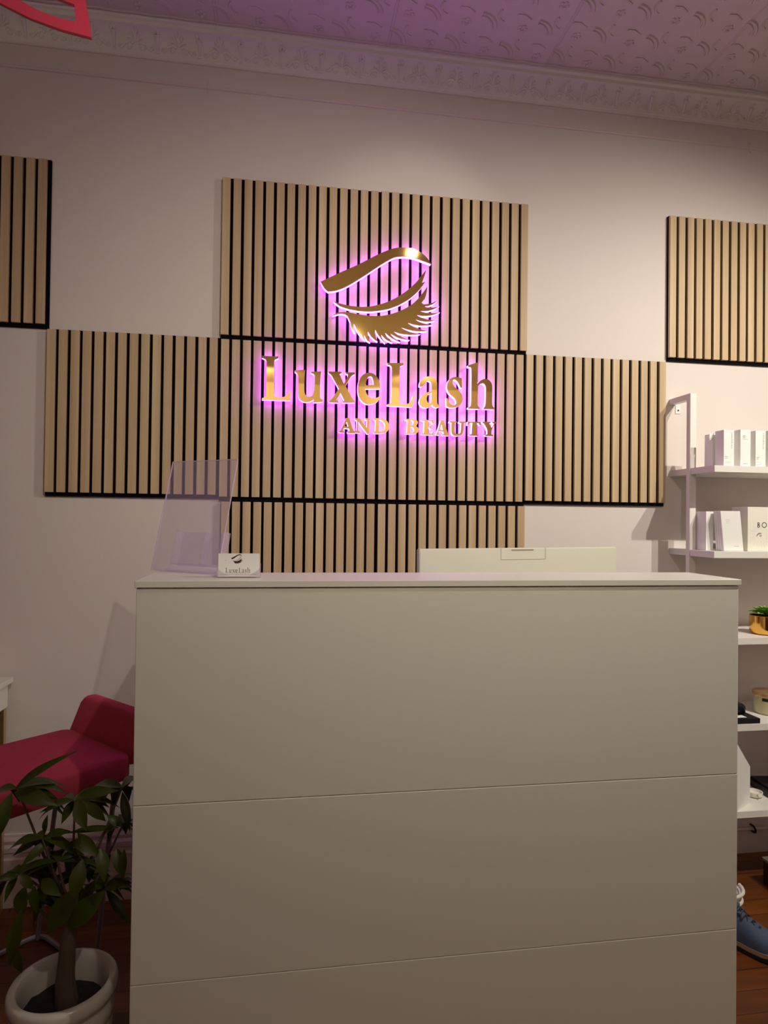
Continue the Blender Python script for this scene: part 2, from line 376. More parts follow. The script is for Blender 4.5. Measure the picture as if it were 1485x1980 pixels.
SIGN = {
 'brow': [[(968.1,2252.3), (1006.8,2273.7), (1026.5,2284.4), (1039.8,2291.5), (1051.2,2297.5), (1060.6,2302.2), (1070.1,2307.1), (1079.8,2312.1), (1089.5,2317.1), (1099.5,2322.3), (1109.3,2327.6), (1119,2333.1), (1128.6,2338.6), (1138,2344.3), (1147.4,2349.9), (1156.7,2355.4), (1165.9,2360.9), (1174.9,2366.4), (1184.3,2371.7), (1194.1,2376.9), (1204.3,2382), (1214.9,2386.9), (1224,2391), (1231.7,2394.3), (1238,2396.7), (1242.8,2398.3), (1247.6,2399.7), (1252.4,2400.9), (1257.3,2401.9), (1262.1,2402.7), (1267.1,2403.3), (1272.2,2403.8), (1277.4,2404.3), (1282.8,2404.6), (1288.1,2404.8), (1293.5,2404.8), (1298.9,2404.7), (1304.2,2404.4), (1309.5,2403.9), (1314.6,2403.2), (1319.7,2402.1), (1324.6,2400.9), (1329.5,2399.3), (1334.4,2397.5), (1339.3,2395.4), (1344.3,2392.9), (1349.3,2390.1), (1354.5,2386.7), (1359.9,2383), (1365.3,2378.7), (1370.3,2374.1), (1374.9,2369.1), (1380,2362.4), (1388.4,2349.5), (1376.8,2353), (1369.2,2355.3), (1361.7,2357.5), (1353,2360.1), (1343.1,2363.1), (1334.5,2365.5), (1327.2,2367.3), (1321,2368.6), (1316.1,2369.4), (1311.2,2370.1), (1306.3,2370.6), (1301.5,2370.9), (1296.6,2371.1), (1291.2,2371.1), (1285.4,2370.9), (1279,2370.4), (1272.2,2369.7), (1266.2,2368.9), (1260.8,2368), (1256.2,2367.1), (1252.4,2366), (1248.5,2364.7), (1244.7,2363.2), (1240.8,2361.5), (1236.9,2359.6), (1231.7,2356.6), (1224.9,2352.4), (1216.8,2347.2), (1207.2,2340.8), (1197.7,2334.3), (1188.1,2327.5), (1178.6,2320.5), (1169.1,2313.3), (1159.3,2306.1), (1149.4,2298.7), (1139.2,2291.2), (1128.8,2283.6), (1118.6,2276.3), (1108.7,2269.3), (1099,2262.7), (1089.6,2256.3), (1081.1,2250.8), (1073.6,2246), (1067,2242), (1061.4,2238.8), (1056,2235.8), (1050.8,2233.2), (1045.9,2230.9), (1041.2,2228.9), (1036.5,2227), (1031.8,2225.3), (1027.1,2223.7), (1022.4,2222.2), (1017.7,2221), (1013,2220), (1007.2,2219), (996.6,2217.7), (991.3,2221.1), (988.4,2223.4), (986,2225.6), (983.6,2228.1), (981.2,2231), (978.9,2234.2), (976.5,2237.7), (973.5,2242.7)]],
 'lid': [[(1017.8,2182.4), (1031.6,2178.4), (1040.1,2176.3), (1047.9,2174.6), (1056.5,2173), (1066,2171.4), (1075.7,2170.1), (1085.7,2169.1), (1095.9,2168.5), (1106.4,2168.1), (1115.7,2167.9), (1123.8,2168), (1130.7,2168.3), (1136.4,2168.9), (1142.1,2169.6), (1147.8,2170.4), (1153.6,2171.4), (1159.3,2172.5), (1166.5,2174.3), (1175.1,2176.7), (1185.1,2179.7), (1196.6,2183.4), (1208.1,2187.7), (1219.6,2192.6), (1231.1,2198.1), (1242.7,2204.2), (1253.7,2210.6), (1264.3,2217.4), (1274.4,2224.4), (1284.1,2231.8), (1293.3,2239.2), (1301.9,2246.6), (1310.2,2254), (1317.9,2261.5), (1324.9,2268.7), (1331.2,2275.7), (1336.7,2282.6), (1341.5,2289.2), (1346.4,2295.7), (1351.4,2302.3), (1357.6,2310.3), (1368.9,2324.9), (1366.4,2313.1), (1364.6,2306.1), (1362.7,2299.9), (1359.8,2291.4), (1353.8,2275.1), (1367.5,2279.9), (1358.4,2265.8), (1353,2258), (1348.3,2251.8), (1343.3,2245.6), (1338,2239.5), (1332,2233.2), (1325.5,2226.7), (1318.4,2220.1), (1310.6,2213.4), (1302.4,2206.9), (1293.7,2200.6), (1284.5,2194.7), (1274.9,2189), (1265.2,2183.7), (1255.6,2178.9), (1245.9,2174.5), (1236.3,2170.5), (1226.2,2166.9), (1215.6,2163.7), (1204.6,2160.8), (1193.1,2158.3), (1182,2156.1), (1171.5,2154.4), (1161.5,2153), (1151.9,2152), (1141.9,2151.5), (1131.4,2151.3), (1120.4,2151.5), (1109,2152.1), (1098,2153.1), (1087.6,2154.4), (1077.6,2156), (1068.1,2158), (1059.8,2159.9), (1052.7,2161.8), (1046.7,2163.7), (1042,2165.6), (1037.4,2167.9), (1032.9,2170.6), (1027.4,2174.6)]],
 'lash': [[(1014.7,2127.9), (1022,2134.3), (1026.2,2137.4), (1029.7,2139.4), (1033.4,2141), (1037.1,2142.2), (1041.6,2143.2), (1046.8,2144), (1052.7,2144.6), (1059.3,2145), (1066.1,2145), (1073.2,2144.6), (1080.6,2143.9), (1088.2,2142.7), (1096.3,2141.6), (1104.8,2140.5), (1113.9,2139.5), (1123.4,2138.4), (1132.5,2137.6), (1141.1,2137.1), (1149.2,2136.7), (1156.9,2136.6), (1164,2136.6), (1170.8,2136.8), (1177,2137), (1182.7,2137.4), (1188.5,2137.9), (1194.3,2138.6), (1200,2139.4), (1205.8,2140.4), (1211.6,2141.6), (1217.3,2142.9), (1223.1,2144.4), (1228.9,2145.9), (1235.6,2148.2), (1243.3,2151), (1252,2154.4), (1261.6,2158.5), (1271.3,2162.9), (1281,2167.9), (1290.6,2173.2), (1300.3,2179), (1309.2,2185.1), (1317.5,2191.5), (1325,2198.2), (1331.7,2205.2), (1338,2212.1), (1343.8,2218.8), (1349.1,2225.5), (1354,2232.1), (1358.5,2238.3), (1362.6,2244.2), (1367.3,2250.9), (1375.2,2262.3), (1374,2248.1), (1373,2240.3), (1371.8,2234.1), (1369.8,2226.6), (1365.5,2213.3), (1353.9,2197.9), (1361,2193), (1373.1,2194.4), (1384.8,2197.1), (1396.1,2201), (1407,2206.3), (1417.6,2212.8), (1408.9,2203.9), (1399.4,2196.7), (1389,2191), (1377.8,2186.9), (1365.8,2184.4), (1377.4,2182.4), (1389,2182), (1400.5,2183.1), (1412,2185.8), (1423.4,2190), (1409.9,2181.1), (1395.9,2174.1), (1381.3,2169.2), (1366.1,2166.3), (1350.3,2165.3), (1365.3,2161.9), (1380.3,2160.4), (1395.5,2160.7), (1410.7,2162.8), (1426,2166.9), (1408.6,2158.4), (1390.9,2152.3), (1372.8,2148.7), (1354.4,2147.6), (1335.6,2149), (1349.2,2142.8), (1363.2,2138.3), (1377.6,2135.3), (1392.5,2133.9), (1407.8,2134), (1392.1,2129.3), (1376.6,2126.7), (1361.1,2126.4), (1345.7,2128.1), (1330.3,2132.1), (1342.9,2126.1), (1355.8,2121.6), (1369.2,2118.6), (1383.1,2117), (1397.3,2116.8), (1377.7,2112.8), (1358.3,2110.8), (1339,2110.8), (1319.8,2112.9), (1300.8,2116.9), (1315,2108.9), (1329.9,2102.4), (1345.3,2097.4), (1361.3,2094), (1377.9,2092.1), (1357,2089), (1336.3,2088), (1316,2089.3), (1295.9,2092.6), (1276.1,2098.1), (1290.1,2091.3), (1304.5,2085.9), (1319.3,2081.9), (1334.7,2079.3), (1350.5,2078.2), (1329.7,2074.6), (1309,2073), (1288.5,2073.3), (1268.2,2075.7), (1248,2080.1), (1259.2,2072.5), (1270.9,2066.1), (1283.2,2060.8), (1296,2056.6), (1309.4,2053.6), (1293.4,2054), (1278,2056), (1263,2059.6), (1248.6,2064.8), (1234.6,2071.6), (1241.2,2064.6), (1248.3,2058.2), (1255.9,2052.5), (1264.1,2047.5), (1272.9,2043.1), (1259.8,2047.3), (1247.3,2052.5), (1235.4,2058.7), (1224.1,2066), (1213.3,2074.3), (1217.8,2066.1), (1223.1,2058.6), (1229.1,2051.7), (1235.9,2045.5), (1243.5,2040), (1233.1,2042.9), (1223.5,2046.9), (1214.5,2052), (1206.3,2058.4), (1198.8,2065.8), (1200.9,2059.1), (1203.6,2052.8), (1207,2046.9), (1211,2041.4), (1215.7,2036.2), (1206.1,2044.4), (1197.3,2053.2), (1189.3,2062.7), (1182,2072.8), (1175.5,2083.5), (1175.6,2074.4), (1176.7,2065.6), (1178.7,2057), (1181.7,2048.7), (1185.7,2040.7), (1176.3,2045.7), (1167.8,2051.7), (1160.3,2058.6), (1153.7,2066.6), (1148.1,2075.5), (1148.2,2067.1), (1149.2,2058.9), (1151.2,2051), (1154.2,2043.4), (1158.1,2036.1), (1151.5,2039.2), (1145.9,2043.2), (1141.2,2048.1), (1137.6,2053.9), (1134.9,2060.7), (1134.7,2056.7), (1135.1,2052.8), (1135.9,2049.1), (1137.2,2045.4), (1138.9,2041.9), (1134.2,2046), (1130,2050.5), (1126.4,2055.4), (1123.3,2060.6), (1120.7,2066.3), (1121.3,2062.4), (1122.3,2058.8), (1123.8,2055.3), (1125.8,2052), (1128.2,2048.9), (1120.4,2058.8), (1113.2,2068.9), (1106.6,2079.5), (1100.6,2090.4), (1095.1,2101.7), (1094.1,2094.4), (1093.9,2087.3), (1094.8,2080.4), (1096.6,2073.6), (1099.4,2067), (1093.4,2074), (1088.7,2081.6), (1085.2,2089.8), (1082.9,2098.5), (1081.8,2107.7), (1077.1,2116.9), (1071.3,2129.1), (1061.7,2136), (1050.4,2138), (1035.3,2135.9), (1024.1,2132.2)]],
 'L1': [[(756.6,1964.9), (817.6,1965), (817.1,1958.8), (804.4,1952.9), (802.8,1946.8), (802.1,1936.9), (801.7,1921.1), (801.6,1898.8), (801.6,1870), (802,1847.7), (802.7,1831.8), (804.2,1821.8), (807.5,1815.3), (819.1,1814.6), (825.4,1814.6), (830.2,1815.1), (834.9,1816.1), (839.5,1817.4), (843.5,1819.3), (847.1,1821.8), (850.2,1824.8), (852.8,1828.3), (855.2,1831.8), (857.3,1835.2), (859.6,1839.2), (863.2,1846.3), (861.7,1804.6), (758.9,1803.5), (758.8,1809), (765.5,1811.7), (768.7,1813.5), (770.6,1815.2), (772,1817.1), (772.9,1819.3), (773.6,1828.2), (774,1843.9), (774.3,1866.3), (774.3,1895.4), (774.2,1918), (773.9,1934), (773.5,1943.5), (772.8,1946.4), (772,1948.7), (771.2,1950.6), (770.1,1952), (769,1952.8), (767.5,1953.7), (765.6,1954.5), (762.7,1955.5), (756.7,1957.3)]],
 'u': [[(877.5,1917.1), (915.7,1920.7), (914.3,1910.6), (913.7,1902.2), (913.3,1892.2), (913,1879.4), (912.8,1863.9), (912.9,1851.5), (913.4,1842), (914.2,1835.6), (915.3,1832.1), (916.8,1829.1), (918.6,1826.6), (920.8,1824.5), (923.4,1822.8), (926,1821.7), (928.6,1821.1), (931.2,1821.2), (933.9,1821.7), (936.5,1822.7), (939.1,1824.1), (941.6,1825.9), (944,1828.1), (946,1834), (947.6,1843.6), (948.8,1857), (949.6,1874.1), (949.9,1887.4), (949.8,1896.9), (949.2,1902.6), (948.2,1904.5), (946.8,1906), (945.1,1907.2), (942.3,1908.2), (936.8,1909.3), (936.7,1914), (974.3,1917.9), (973.2,1907.4), (972.6,1898), (972.2,1886.4), (971.8,1871.2), (971.4,1852.6), (971.3,1838), (971.5,1827.5), (971.9,1821.1), (972.5,1818.8), (973.5,1816.8), (974.9,1815.1), (977.2,1813.5), (981.9,1811), (980.7,1803.9), (946.8,1800.3), (947.3,1811.2), (942.2,1807.5), (939,1805.6), (936.2,1804.2), (933,1803), (929.6,1802), (925.9,1801.3), (922.1,1800.9), (918.1,1800.9), (913.8,1801.3), (909.8,1802.2), (906,1803.7), (902.3,1805.7), (898.8,1808.3), (895.9,1811.3), (893.6,1814.9), (891.8,1819), (890.6,1823.6), (889.7,1831.1), (889.2,1841.5), (889,1854.8), (889.2,1871), (889.1,1883.9), (888.8,1893.3), (888.2,1899.4), (887.4,1902), (886.3,1904.4), (884.8,1906.3), (882.5,1908.3), (877.6,1911.2)]],
 'x': [[(1001.5,1918.6), (1050.4,1920), (1050.5,1913.7), (1043.6,1910.3), (1059.7,1875.1), (1068.3,1892.2), (1072,1900.2), (1073.7,1904.8), (1074.2,1908.2), (1073.3,1911.7), (1066.4,1913.6), (1067,1919.2), (1100.8,1919.2), (1100,1912.9), (1092.9,1909.1), (1088.5,1905), (1084.2,1899.3), (1078.1,1889.2), (1066.1,1867.6), (1081.4,1841), (1088.7,1828.6), (1093.2,1821.5), (1097.2,1816.3), (1102.2,1811.2), (1101.3,1805.6), (1055.3,1803.7), (1055.9,1809.4), (1062.1,1812.7), (1047.7,1838.7), (1032.4,1811.5), (1040.3,1808.7), (1040.3,1803.1), (1004,1803.5), (1004.5,1808.9), (1010.6,1812.6), (1014.9,1816.8), (1019.5,1822.6), (1026.6,1833), (1041.2,1855.6), (1026,1882.1), (1018.9,1894.2), (1015,1900.9), (1012.4,1904.9), (1011.2,1906.5), (1009.8,1907.8), (1008.3,1909), (1006,1910.3), (1001.6,1912.4)]],
 'e': [[(1196.4,1876.1), (1195.9,1881.1), (1194.7,1886.2), (1192.9,1891.4), (1190.6,1896.7), (1187.7,1902.1), (1184.4,1906.8), (1180.8,1910.8), (1176.9,1914.2), (1172.6,1916.8), (1168.4,1918.9), (1164.2,1920.3), (1160,1921.2), (1155.8,1921.5), (1151.4,1921.2), (1146.7,1920.1), (1141.9,1918.4), (1136.9,1916), (1132.4,1912.9), (1128.2,1909.1), (1124.5,1904.6), (1121.2,1899.5), (1118.5,1893.7), (1116.2,1887.4), (1114.4,1880.4), (1113.2,1872.9), (1112.5,1865.4), (1112.3,1857.9), (1112.7,1850.4), (1113.7,1842.9), (1115.1,1836.1), (1117.1,1830), (1119.7,1824.4), (1122.7,1819.6), (1126.1,1815.3), (1129.7,1811.5), (1133.7,1808.3), (1137.9,1805.6), (1142.5,1803.7), (1147.6,1802.4), (1153,1801.9), (1158.9,1802.2), (1164.6,1803), (1170,1804.4), (1175.3,1806.3), (1180.3,1808.9), (1184.7,1811.7), (1188.6,1814.9), (1192.5,1819.3), (1198.4,1827.8), (1194.3,1833), (1184.9,1828.1), (1179.7,1826.1), (1175.4,1825.2), (1171.2,1825.1), (1167,1825.6), (1162.9,1826.8), (1159,1828.7), (1155.1,1831.3), (1151.4,1834.7), (1148.2,1838.5), (1145.6,1842.7), (1143.3,1848.6), (1140.1,1860.1), (1197.3,1862.6), (1197.3,1866), (1197.1,1868.8), (1196.8,1872)], [(1141.3,1872.9), (1143.1,1884.2), (1144.4,1890.1), (1145.8,1894.4), (1147.6,1898.2), (1149.8,1901.6), (1152,1904.3), (1154.4,1906.3), (1156.8,1907.5), (1159.3,1907.9), (1161.6,1907.5), (1163.9,1906.2), (1165.9,1904), (1167.8,1900.9), (1169.3,1897.3), (1170.4,1893.3), (1171.3,1887.5), (1172.2,1876.2)]],
 'L2': [[(1223.8,1961.7), (1285.2,1963.8), (1284.6,1955.5), (1273,1950.9), (1271.7,1945.7), (1271.1,1935.7), (1270.6,1919.3), (1270.3,1895.8), (1270,1865.3), (1270.1,1841.7), (1270.5,1825.2), (1271.8,1815), (1274.6,1809.1), (1285,1808.1), (1290.7,1807.8), (1295.1,1808.1), (1299.3,1808.7), (1303.5,1809.7), (1307.3,1811.4), (1310.6,1813.8), (1313.5,1816.9), (1316,1820.7), (1318.1,1824.5), (1319.8,1828.3), (1321.4,1833.1), (1323.6,1841.5), (1331.3,1841.8), (1321.7,1797.8), (1225.7,1799.6), (1225.7,1804.6), (1231.7,1806.3), (1234.6,1807.6), (1236.5,1809.1), (1238.1,1811), (1239.3,1813.3), (1240.3,1822.7), (1241,1839.3), (1241.5,1863), (1241.7,1893.9), (1241.7,1917.6), (1241.5,1934.2), (1241.1,1943.6), (1240.5,1945.9), (1239.7,1947.9), (1238.8,1949.6), (1237.7,1951), (1236.4,1952), (1234.8,1953), (1232.9,1953.7), (1229.9,1954.3), (1223.9,1955.1)]],
 'a': [[(1348.8,1879), (1349.1,1886.5), (1349.7,1890.7), (1350.8,1894), (1352.4,1897.4), (1354.5,1900.8), (1357,1904), (1359.9,1906.9), (1363.2,1909.6), (1367,1912), (1370.9,1914), (1374.9,1915.6), (1379,1916.9), (1383.3,1917.8), (1387.5,1918.1), (1391.7,1917.9), (1396,1917.2), (1400.3,1916), (1404,1914.4), (1407.2,1912.5), (1409.9,1910.2), (1412.1,1907.6), (1413.8,1904.6), (1415.2,1901.5), (1416.2,1898), (1416.9,1894.3), (1417.3,1886.9), (1417.6,1875.9), (1417.6,1861.2), (1417.5,1842.9), (1417.8,1828.8), (1418.4,1818.8), (1419.9,1812.7), (1423.2,1809), (1431,1810.7), (1430,1804.3), (1423.4,1801.2), (1419.6,1800), (1416.7,1799.6), (1413.7,1799.7), (1410.7,1800.2), (1408,1801.2), (1405.7,1802.6), (1403.2,1804.9), (1399.3,1809.8), (1392.7,1804.5), (1388.9,1801.9), (1385.8,1800.2), (1382.5,1798.9), (1379.1,1797.9), (1375.6,1797.4), (1372,1797.4), (1368.3,1797.8), (1364.5,1798.6), (1361.1,1799.9), (1358,1801.8), (1355.3,1804.1), (1353,1806.9), (1351.3,1809.9), (1350.1,1813.2), (1349.5,1816.7), (1349.4,1820.4), (1349.9,1824.2), (1350.7,1827.9), (1352.1,1831.7), (1353.9,1835.5), (1356.3,1839.1), (1359.3,1842.6), (1362.9,1845.8), (1367.1,1848.9), (1371.6,1851.9), (1376.5,1854.6), (1383,1857.9), (1395.3,1863.4), (1396.1,1876.2), (1396.2,1882.7), (1395.7,1887.2), (1394.8,1891), (1393.5,1894.3), (1391.9,1896.9), (1389.9,1898.9), (1387.1,1900.4), (1381.3,1902), (1376.6,1898.1), (1374.1,1895.6), (1372.2,1893.1), (1370.4,1890.3), (1368.8,1887.2), (1366.9,1884.4), (1364.8,1882), (1361.9,1879.6), (1356.2,1876)], [(1396.5,1854.5), (1389.2,1851.4), (1385.6,1849.3), (1383.2,1847.1), (1381.1,1844.5), (1379.5,1841.6), (1378.2,1838.5), (1377.4,1835.4), (1377,1832.1), (1377.1,1828.8), (1377.5,1825.7), (1378.4,1822.8), (1379.7,1820.2), (1381.4,1817.8), (1383.2,1816), (1385,1814.9), (1386.8,1814.5), (1388.7,1814.7), (1390.4,1815.3), (1392,1816.2), (1393.5,1817.4), (1394.8,1819), (1395.8,1822.2), (1396.4,1827.1), (1396.7,1835.8)]],
 's': [[(1514.5,1917.1), (1516.6,1879.7), (1510.4,1879.4), (1506.1,1888.6), (1503.5,1893.6), (1501.2,1897.2), (1498.8,1900.7), (1496.1,1903.9), (1493.7,1906.4), (1491.3,1908.2), (1488.5,1909.4), (1483.6,1910.4), (1480.4,1906.8), (1479,1904.6), (1478.4,1902.6), (1478.1,1900.3), (1478.3,1897.8), (1478.9,1895.2), (1479.9,1892.5), (1481.3,1889.7), (1483,1886.8), (1485.4,1883.7), (1488.5,1880.6), (1492.1,1877.4), (1496.5,1874), (1500.5,1870.7), (1504.2,1867.5), (1507.6,1864.2), (1510.6,1861), (1513.2,1857.6), (1515.3,1853.9), (1516.9,1850), (1518.1,1845.8), (1518.8,1841.7), (1519.1,1837.5), (1518.9,1833.3), (1518.2,1829.1), (1517,1825.1), (1515.2,1821.2), (1512.8,1817.6), (1509.8,1814.1), (1506.4,1811.1), (1502.6,1808.4), (1498.3,1806.1), (1493.6,1804.3), (1489,1802.9), (1484.5,1802), (1480.1,1801.5), (1475.8,1801.5), (1471.7,1801.7), (1467.9,1802.2), (1463.4,1803.2), (1455.6,1805.3), (1453.6,1836.9), (1459.4,1837.2), (1463,1827.9), (1465.3,1823.2), (1467.6,1820), (1470.3,1817.2), (1473.3,1814.8), (1476.2,1813), (1479,1812), (1481.7,1811.6), (1484.3,1811.9), (1486.6,1812.5), (1488.6,1813.4), (1490.3,1814.6), (1491.7,1816.2), (1492.8,1818), (1493.4,1820), (1493.6,1822.3), (1493.4,1824.8), (1492.8,1827.3), (1491.8,1830), (1490.5,1832.8), (1488.7,1835.6), (1486.4,1838.5), (1483.6,1841.3), (1480.3,1844.1), (1476.4,1846.8), (1472.8,1849.7), (1469.6,1852.7), (1466.6,1855.8), (1464,1859), (1461.8,1862.5), (1459.9,1866.2), (1458.4,1870.1), (1457.2,1874.2), (1456.6,1878.4), (1456.4,1882.8), (1456.7,1887.3), (1457.5,1891.9), (1458.7,1896.3), (1460.3,1900.3), (1462.2,1904), (1464.6,1907.5), (1467.2,1910.5), (1470.1,1913.2), (1473.3,1915.4), (1476.7,1917.2), (1480.2,1918.6), (1483.8,1919.6), (1487.6,1920.2), (1491.5,1920.4), (1495,1920.3), (1498.2,1920), (1501.1,1919.5), (1503.7,1918.7), (1506.1,1918.1), (1508.3,1917.6), (1510.6,1917.3)]],
 'h': [[(1539.2,1967.9), (1559,1974.9), (1568,1978), (1572.9,1979.5), (1575.9,1980.2), (1577.9,1979.9), (1577,1899.1), (1583.8,1906.1), (1587.9,1909.6), (1591.6,1912.2), (1595.6,1914.5), (1599.9,1916.6), (1604.2,1917.8), (1608.6,1918.3), (1613,1918), (1617.3,1917), (1621.3,1915.4), (1624.8,1913.4), (1627.9,1910.9), (1630.5,1907.9), (1632.7,1904.5), (1634.4,1900.7), (1635.6,1896.5), (1636.4,1891.9), (1636.9,1884.4), (1637,1874.1), (1637,1860.9), (1636.6,1844.8), (1636.6,1832.2), (1637,1822.9), (1637.8,1817.1), (1639,1814.6), (1640.2,1812.5), (1641.4,1810.9), (1643,1809.5), (1646,1807.7), (1645.4,1801.6), (1602.4,1800.9), (1603,1804.2), (1603.7,1806.1), (1604.8,1807.8), (1606.2,1809.7), (1608.1,1811.7), (1609.6,1817.1), (1610.7,1825.9), (1611.4,1838.1), (1611.7,1853.7), (1611.7,1866.3), (1611.6,1876), (1611.4,1882.8), (1610.9,1886.5), (1610.1,1889.9), (1609,1892.8), (1607.5,1895.2), (1605.8,1897.3), (1603.9,1898.8), (1601.9,1899.8), (1599.8,1900.4), (1597.7,1900.5), (1595.4,1900.1), (1593,1899.4), (1590.5,1898.3), (1587.9,1896.7), (1585.6,1895.1), (1583.7,1893.5), (1582.1,1891.8), (1580.8,1890.1), (1579.8,1884.4), (1579,1874.9), (1578.5,1861.6), (1578.3,1844.3), (1578.3,1830.9), (1578.6,1821.2), (1579.2,1815.4), (1580.1,1813.3), (1581.1,1811.6), (1582.2,1810.1), (1583.7,1808.8), (1586.7,1807.1), (1586.1,1800.3), (1541.7,1800.3), (1541.6,1805.3), (1551.9,1812.4), (1552.8,1822.8), (1553.2,1835), (1553.4,1852.4), (1553.6,1876.3), (1553.7,1906.5), (1553.6,1929.7), (1553.2,1945.8), (1552.3,1955.4), (1550.3,1960.1), (1539.2,1962.2)]],
 'A1': [[(1069.5,1746.9), (1082.8,1747.4), (1092.2,1715.3), (1097.5,1702.7), (1104.1,1696.9), (1103.5,1690.9), (1075.5,1691.4), (1075.4,1696), (1083.4,1699.6), (1080.6,1708.1), (1062,1708.8), (1057.5,1700), (1063.5,1695.6), (1063.5,1691.6), (1043.6,1692.3), (1044.2,1697), (1049.2,1700.1), (1055.5,1712.6)], [(1063.9,1716.2), (1078.5,1715.3), (1072.3,1732.4)]],
 'N': [[(1103.4,1747.4), (1122.8,1746.8), (1147.3,1713.7), (1148.3,1740.4), (1141.6,1744.2), (1142.2,1748.8), (1163,1748.3), (1163.1,1743.6), (1157.8,1739.4), (1157,1690), (1150.3,1689.8), (1116.3,1733.9), (1116,1702), (1123.4,1696.9), (1123.5,1692.3), (1103.4,1692.9), (1103.4,1697.6), (1109.3,1701.8), (1110.2,1737.7), (1103.5,1742.8)]],
 'D': [[(1173.8,1750.7), (1191.6,1750.9), (1200.6,1750.6), (1206.9,1749.8), (1212.3,1748.6), (1216.9,1746.9), (1221,1744.6), (1224.6,1741.6), (1227.7,1738), (1230.3,1733.8), (1232.2,1729.4), (1233.3,1725), (1233.8,1720.6), (1233.5,1716), (1232.5,1711.9), (1231,1708.2), (1228.8,1704.8), (1225.9,1701.9), (1222.6,1699.4), (1218.8,1697.3), (1214.6,1695.7), (1209.9,1694.6), (1204.5,1693.7), (1198.6,1693.1), (1190.4,1692.7), (1174.5,1692.6), (1174.4,1697.3), (1181.1,1701.5), (1181.9,1741.6), (1173.8,1746)], [(1194,1744.7), (1199.4,1744.9), (1202.3,1744.5), (1204.7,1743.6), (1207.1,1742.2), (1209.5,1740.2), (1211.6,1738), (1213.5,1735.6), (1215.1,1732.9), (1216.5,1729.9), (1217.5,1726.8), (1218,1723.5), (1218.2,1719.9), (1217.9,1716.3), (1217.1,1712.9), (1215.8,1709.8), (1213.9,1707.1), (1211.6,1704.7), (1209,1702.8), (1206.1,1701.4), (1202.2,1700.5), (1194.6,1699.9)]],
 'B': [[(1294.4,1751.8), (1312.9,1752.1), (1322,1752), (1327.9,1751.5), (1332.6,1750.7), (1336.2,1749.6), (1339.1,1748.2), (1341.3,1746.5), (1342.8,1744.6), (1343.7,1742.4), (1344,1740.2), (1343.9,1738), (1343.2,1735.8), (1342.1,1733.6), (1340.8,1731.7), (1339.4,1730.2), (1337.4,1728.8), (1333.7,1726.8), (1339.4,1723.8), (1342.2,1721.9), (1344.1,1720), (1345.6,1717.8), (1346.9,1715.4), (1347.5,1712.9), (1347.6,1710.5), (1347.2,1708), (1346.2,1705.5), (1344.7,1703.2), (1342.8,1701.2), (1340.3,1699.4), (1337.4,1697.9), (1332.8,1696.7), (1326.6,1695.8), (1316.4,1695.1), (1295.1,1694.5), (1295,1697.8), (1302.7,1700.3), (1304.5,1744.9), (1294.4,1747.9)], [(1315.6,1748), (1320.7,1747.6), (1323.2,1746.9), (1324.9,1745.7), (1326.2,1744), (1327.3,1741.8), (1327.7,1739.6), (1327.7,1737.4), (1327.1,1735.2), (1325.9,1733), (1324.5,1731.3), (1322.9,1730), (1320.5,1729.1), (1315.8,1728.2)], [(1315.6,1722.2), (1320.8,1722), (1323.6,1721.3), (1325.5,1720.1), (1327.3,1718.2), (1328.8,1715.8), (1329.7,1713.3), (1329.8,1710.7), (1329.3,1708), (1328.1,1705.2), (1326.5,1703), (1324.6,1701.4), (1321.7,1700.2), (1315.8,1699.1)]],
 'E': [[(1358.3,1750.8), (1405.8,1751.2), (1405.3,1736.9), (1401.9,1736.8), (1396.7,1745.9), (1384.8,1746.8), (1384.3,1727.9), (1391.1,1728.1), (1394.4,1733.2), (1396.8,1733.3), (1396,1716.6), (1392.6,1716.5), (1390.2,1722.1), (1384,1722.5), (1383.6,1699.6), (1397.2,1699.1), (1404.9,1710.3), (1408.3,1710.4), (1405.1,1693.7), (1358.3,1694.5), (1359,1697.8), (1368.4,1700.8), (1369.6,1745.6), (1358.4,1747.5)]],
 'A2': [[(1434,1751.2), (1444.3,1751.6), (1456.2,1717), (1461.9,1703.4), (1467.1,1697.4), (1466.5,1693.3), (1439.1,1693.8), (1439.8,1698.1), (1446.6,1700.7), (1443.7,1708.3), (1426.7,1708.7), (1423.4,1700.9), (1430.2,1697.8), (1429.6,1694.5), (1414.2,1695.7), (1415,1698.2), (1416.4,1699.9), (1418.8,1701.6), (1423.5,1714.7)], [(1428.6,1715.4), (1442.3,1714.5), (1436.6,1734.6)]],
 'U': [[(1468.2,1749.1), (1496.7,1749.1), (1496.1,1745.7), (1488.9,1742.1), (1488.1,1723.9), (1488.1,1715.3), (1488.6,1710.2), (1489.8,1706.1), (1492.8,1701.5), (1498.6,1701.3), (1501.7,1701.6), (1504.2,1702.3), (1507.1,1703.8), (1512.3,1707.2), (1514.7,1741.7), (1506,1746.1), (1506.7,1749.4), (1532.5,1749.7), (1531.9,1745.6), (1525,1742.7), (1523.7,1722.9), (1522.6,1713.5), (1521.4,1707.8), (1519.9,1703.7), (1518,1701.1), (1515.6,1698.9), (1512.8,1697), (1509.4,1695.4), (1505.5,1694.2), (1501.7,1693.4), (1497.8,1693.1), (1493.9,1693.2), (1490.1,1693.8), (1486.6,1694.8), (1483.6,1696.3), (1481,1698.2), (1478.8,1700.7), (1477.3,1704.9), (1476.2,1710.9), (1475.9,1721.1), (1476.2,1742.7), (1468.3,1745.4)]],
 'T': [[(1540.5,1750), (1592.5,1751.1), (1592.6,1737.7), (1588.5,1737.5), (1583.9,1744.8), (1576.9,1745.9), (1575.6,1704.2), (1582.6,1700.4), (1582,1696), (1546.9,1696.6), (1547.9,1700.6), (1556.6,1703.6), (1558.9,1745.6), (1549.2,1745.2), (1544.1,1737.4), (1539.9,1737.2)]],
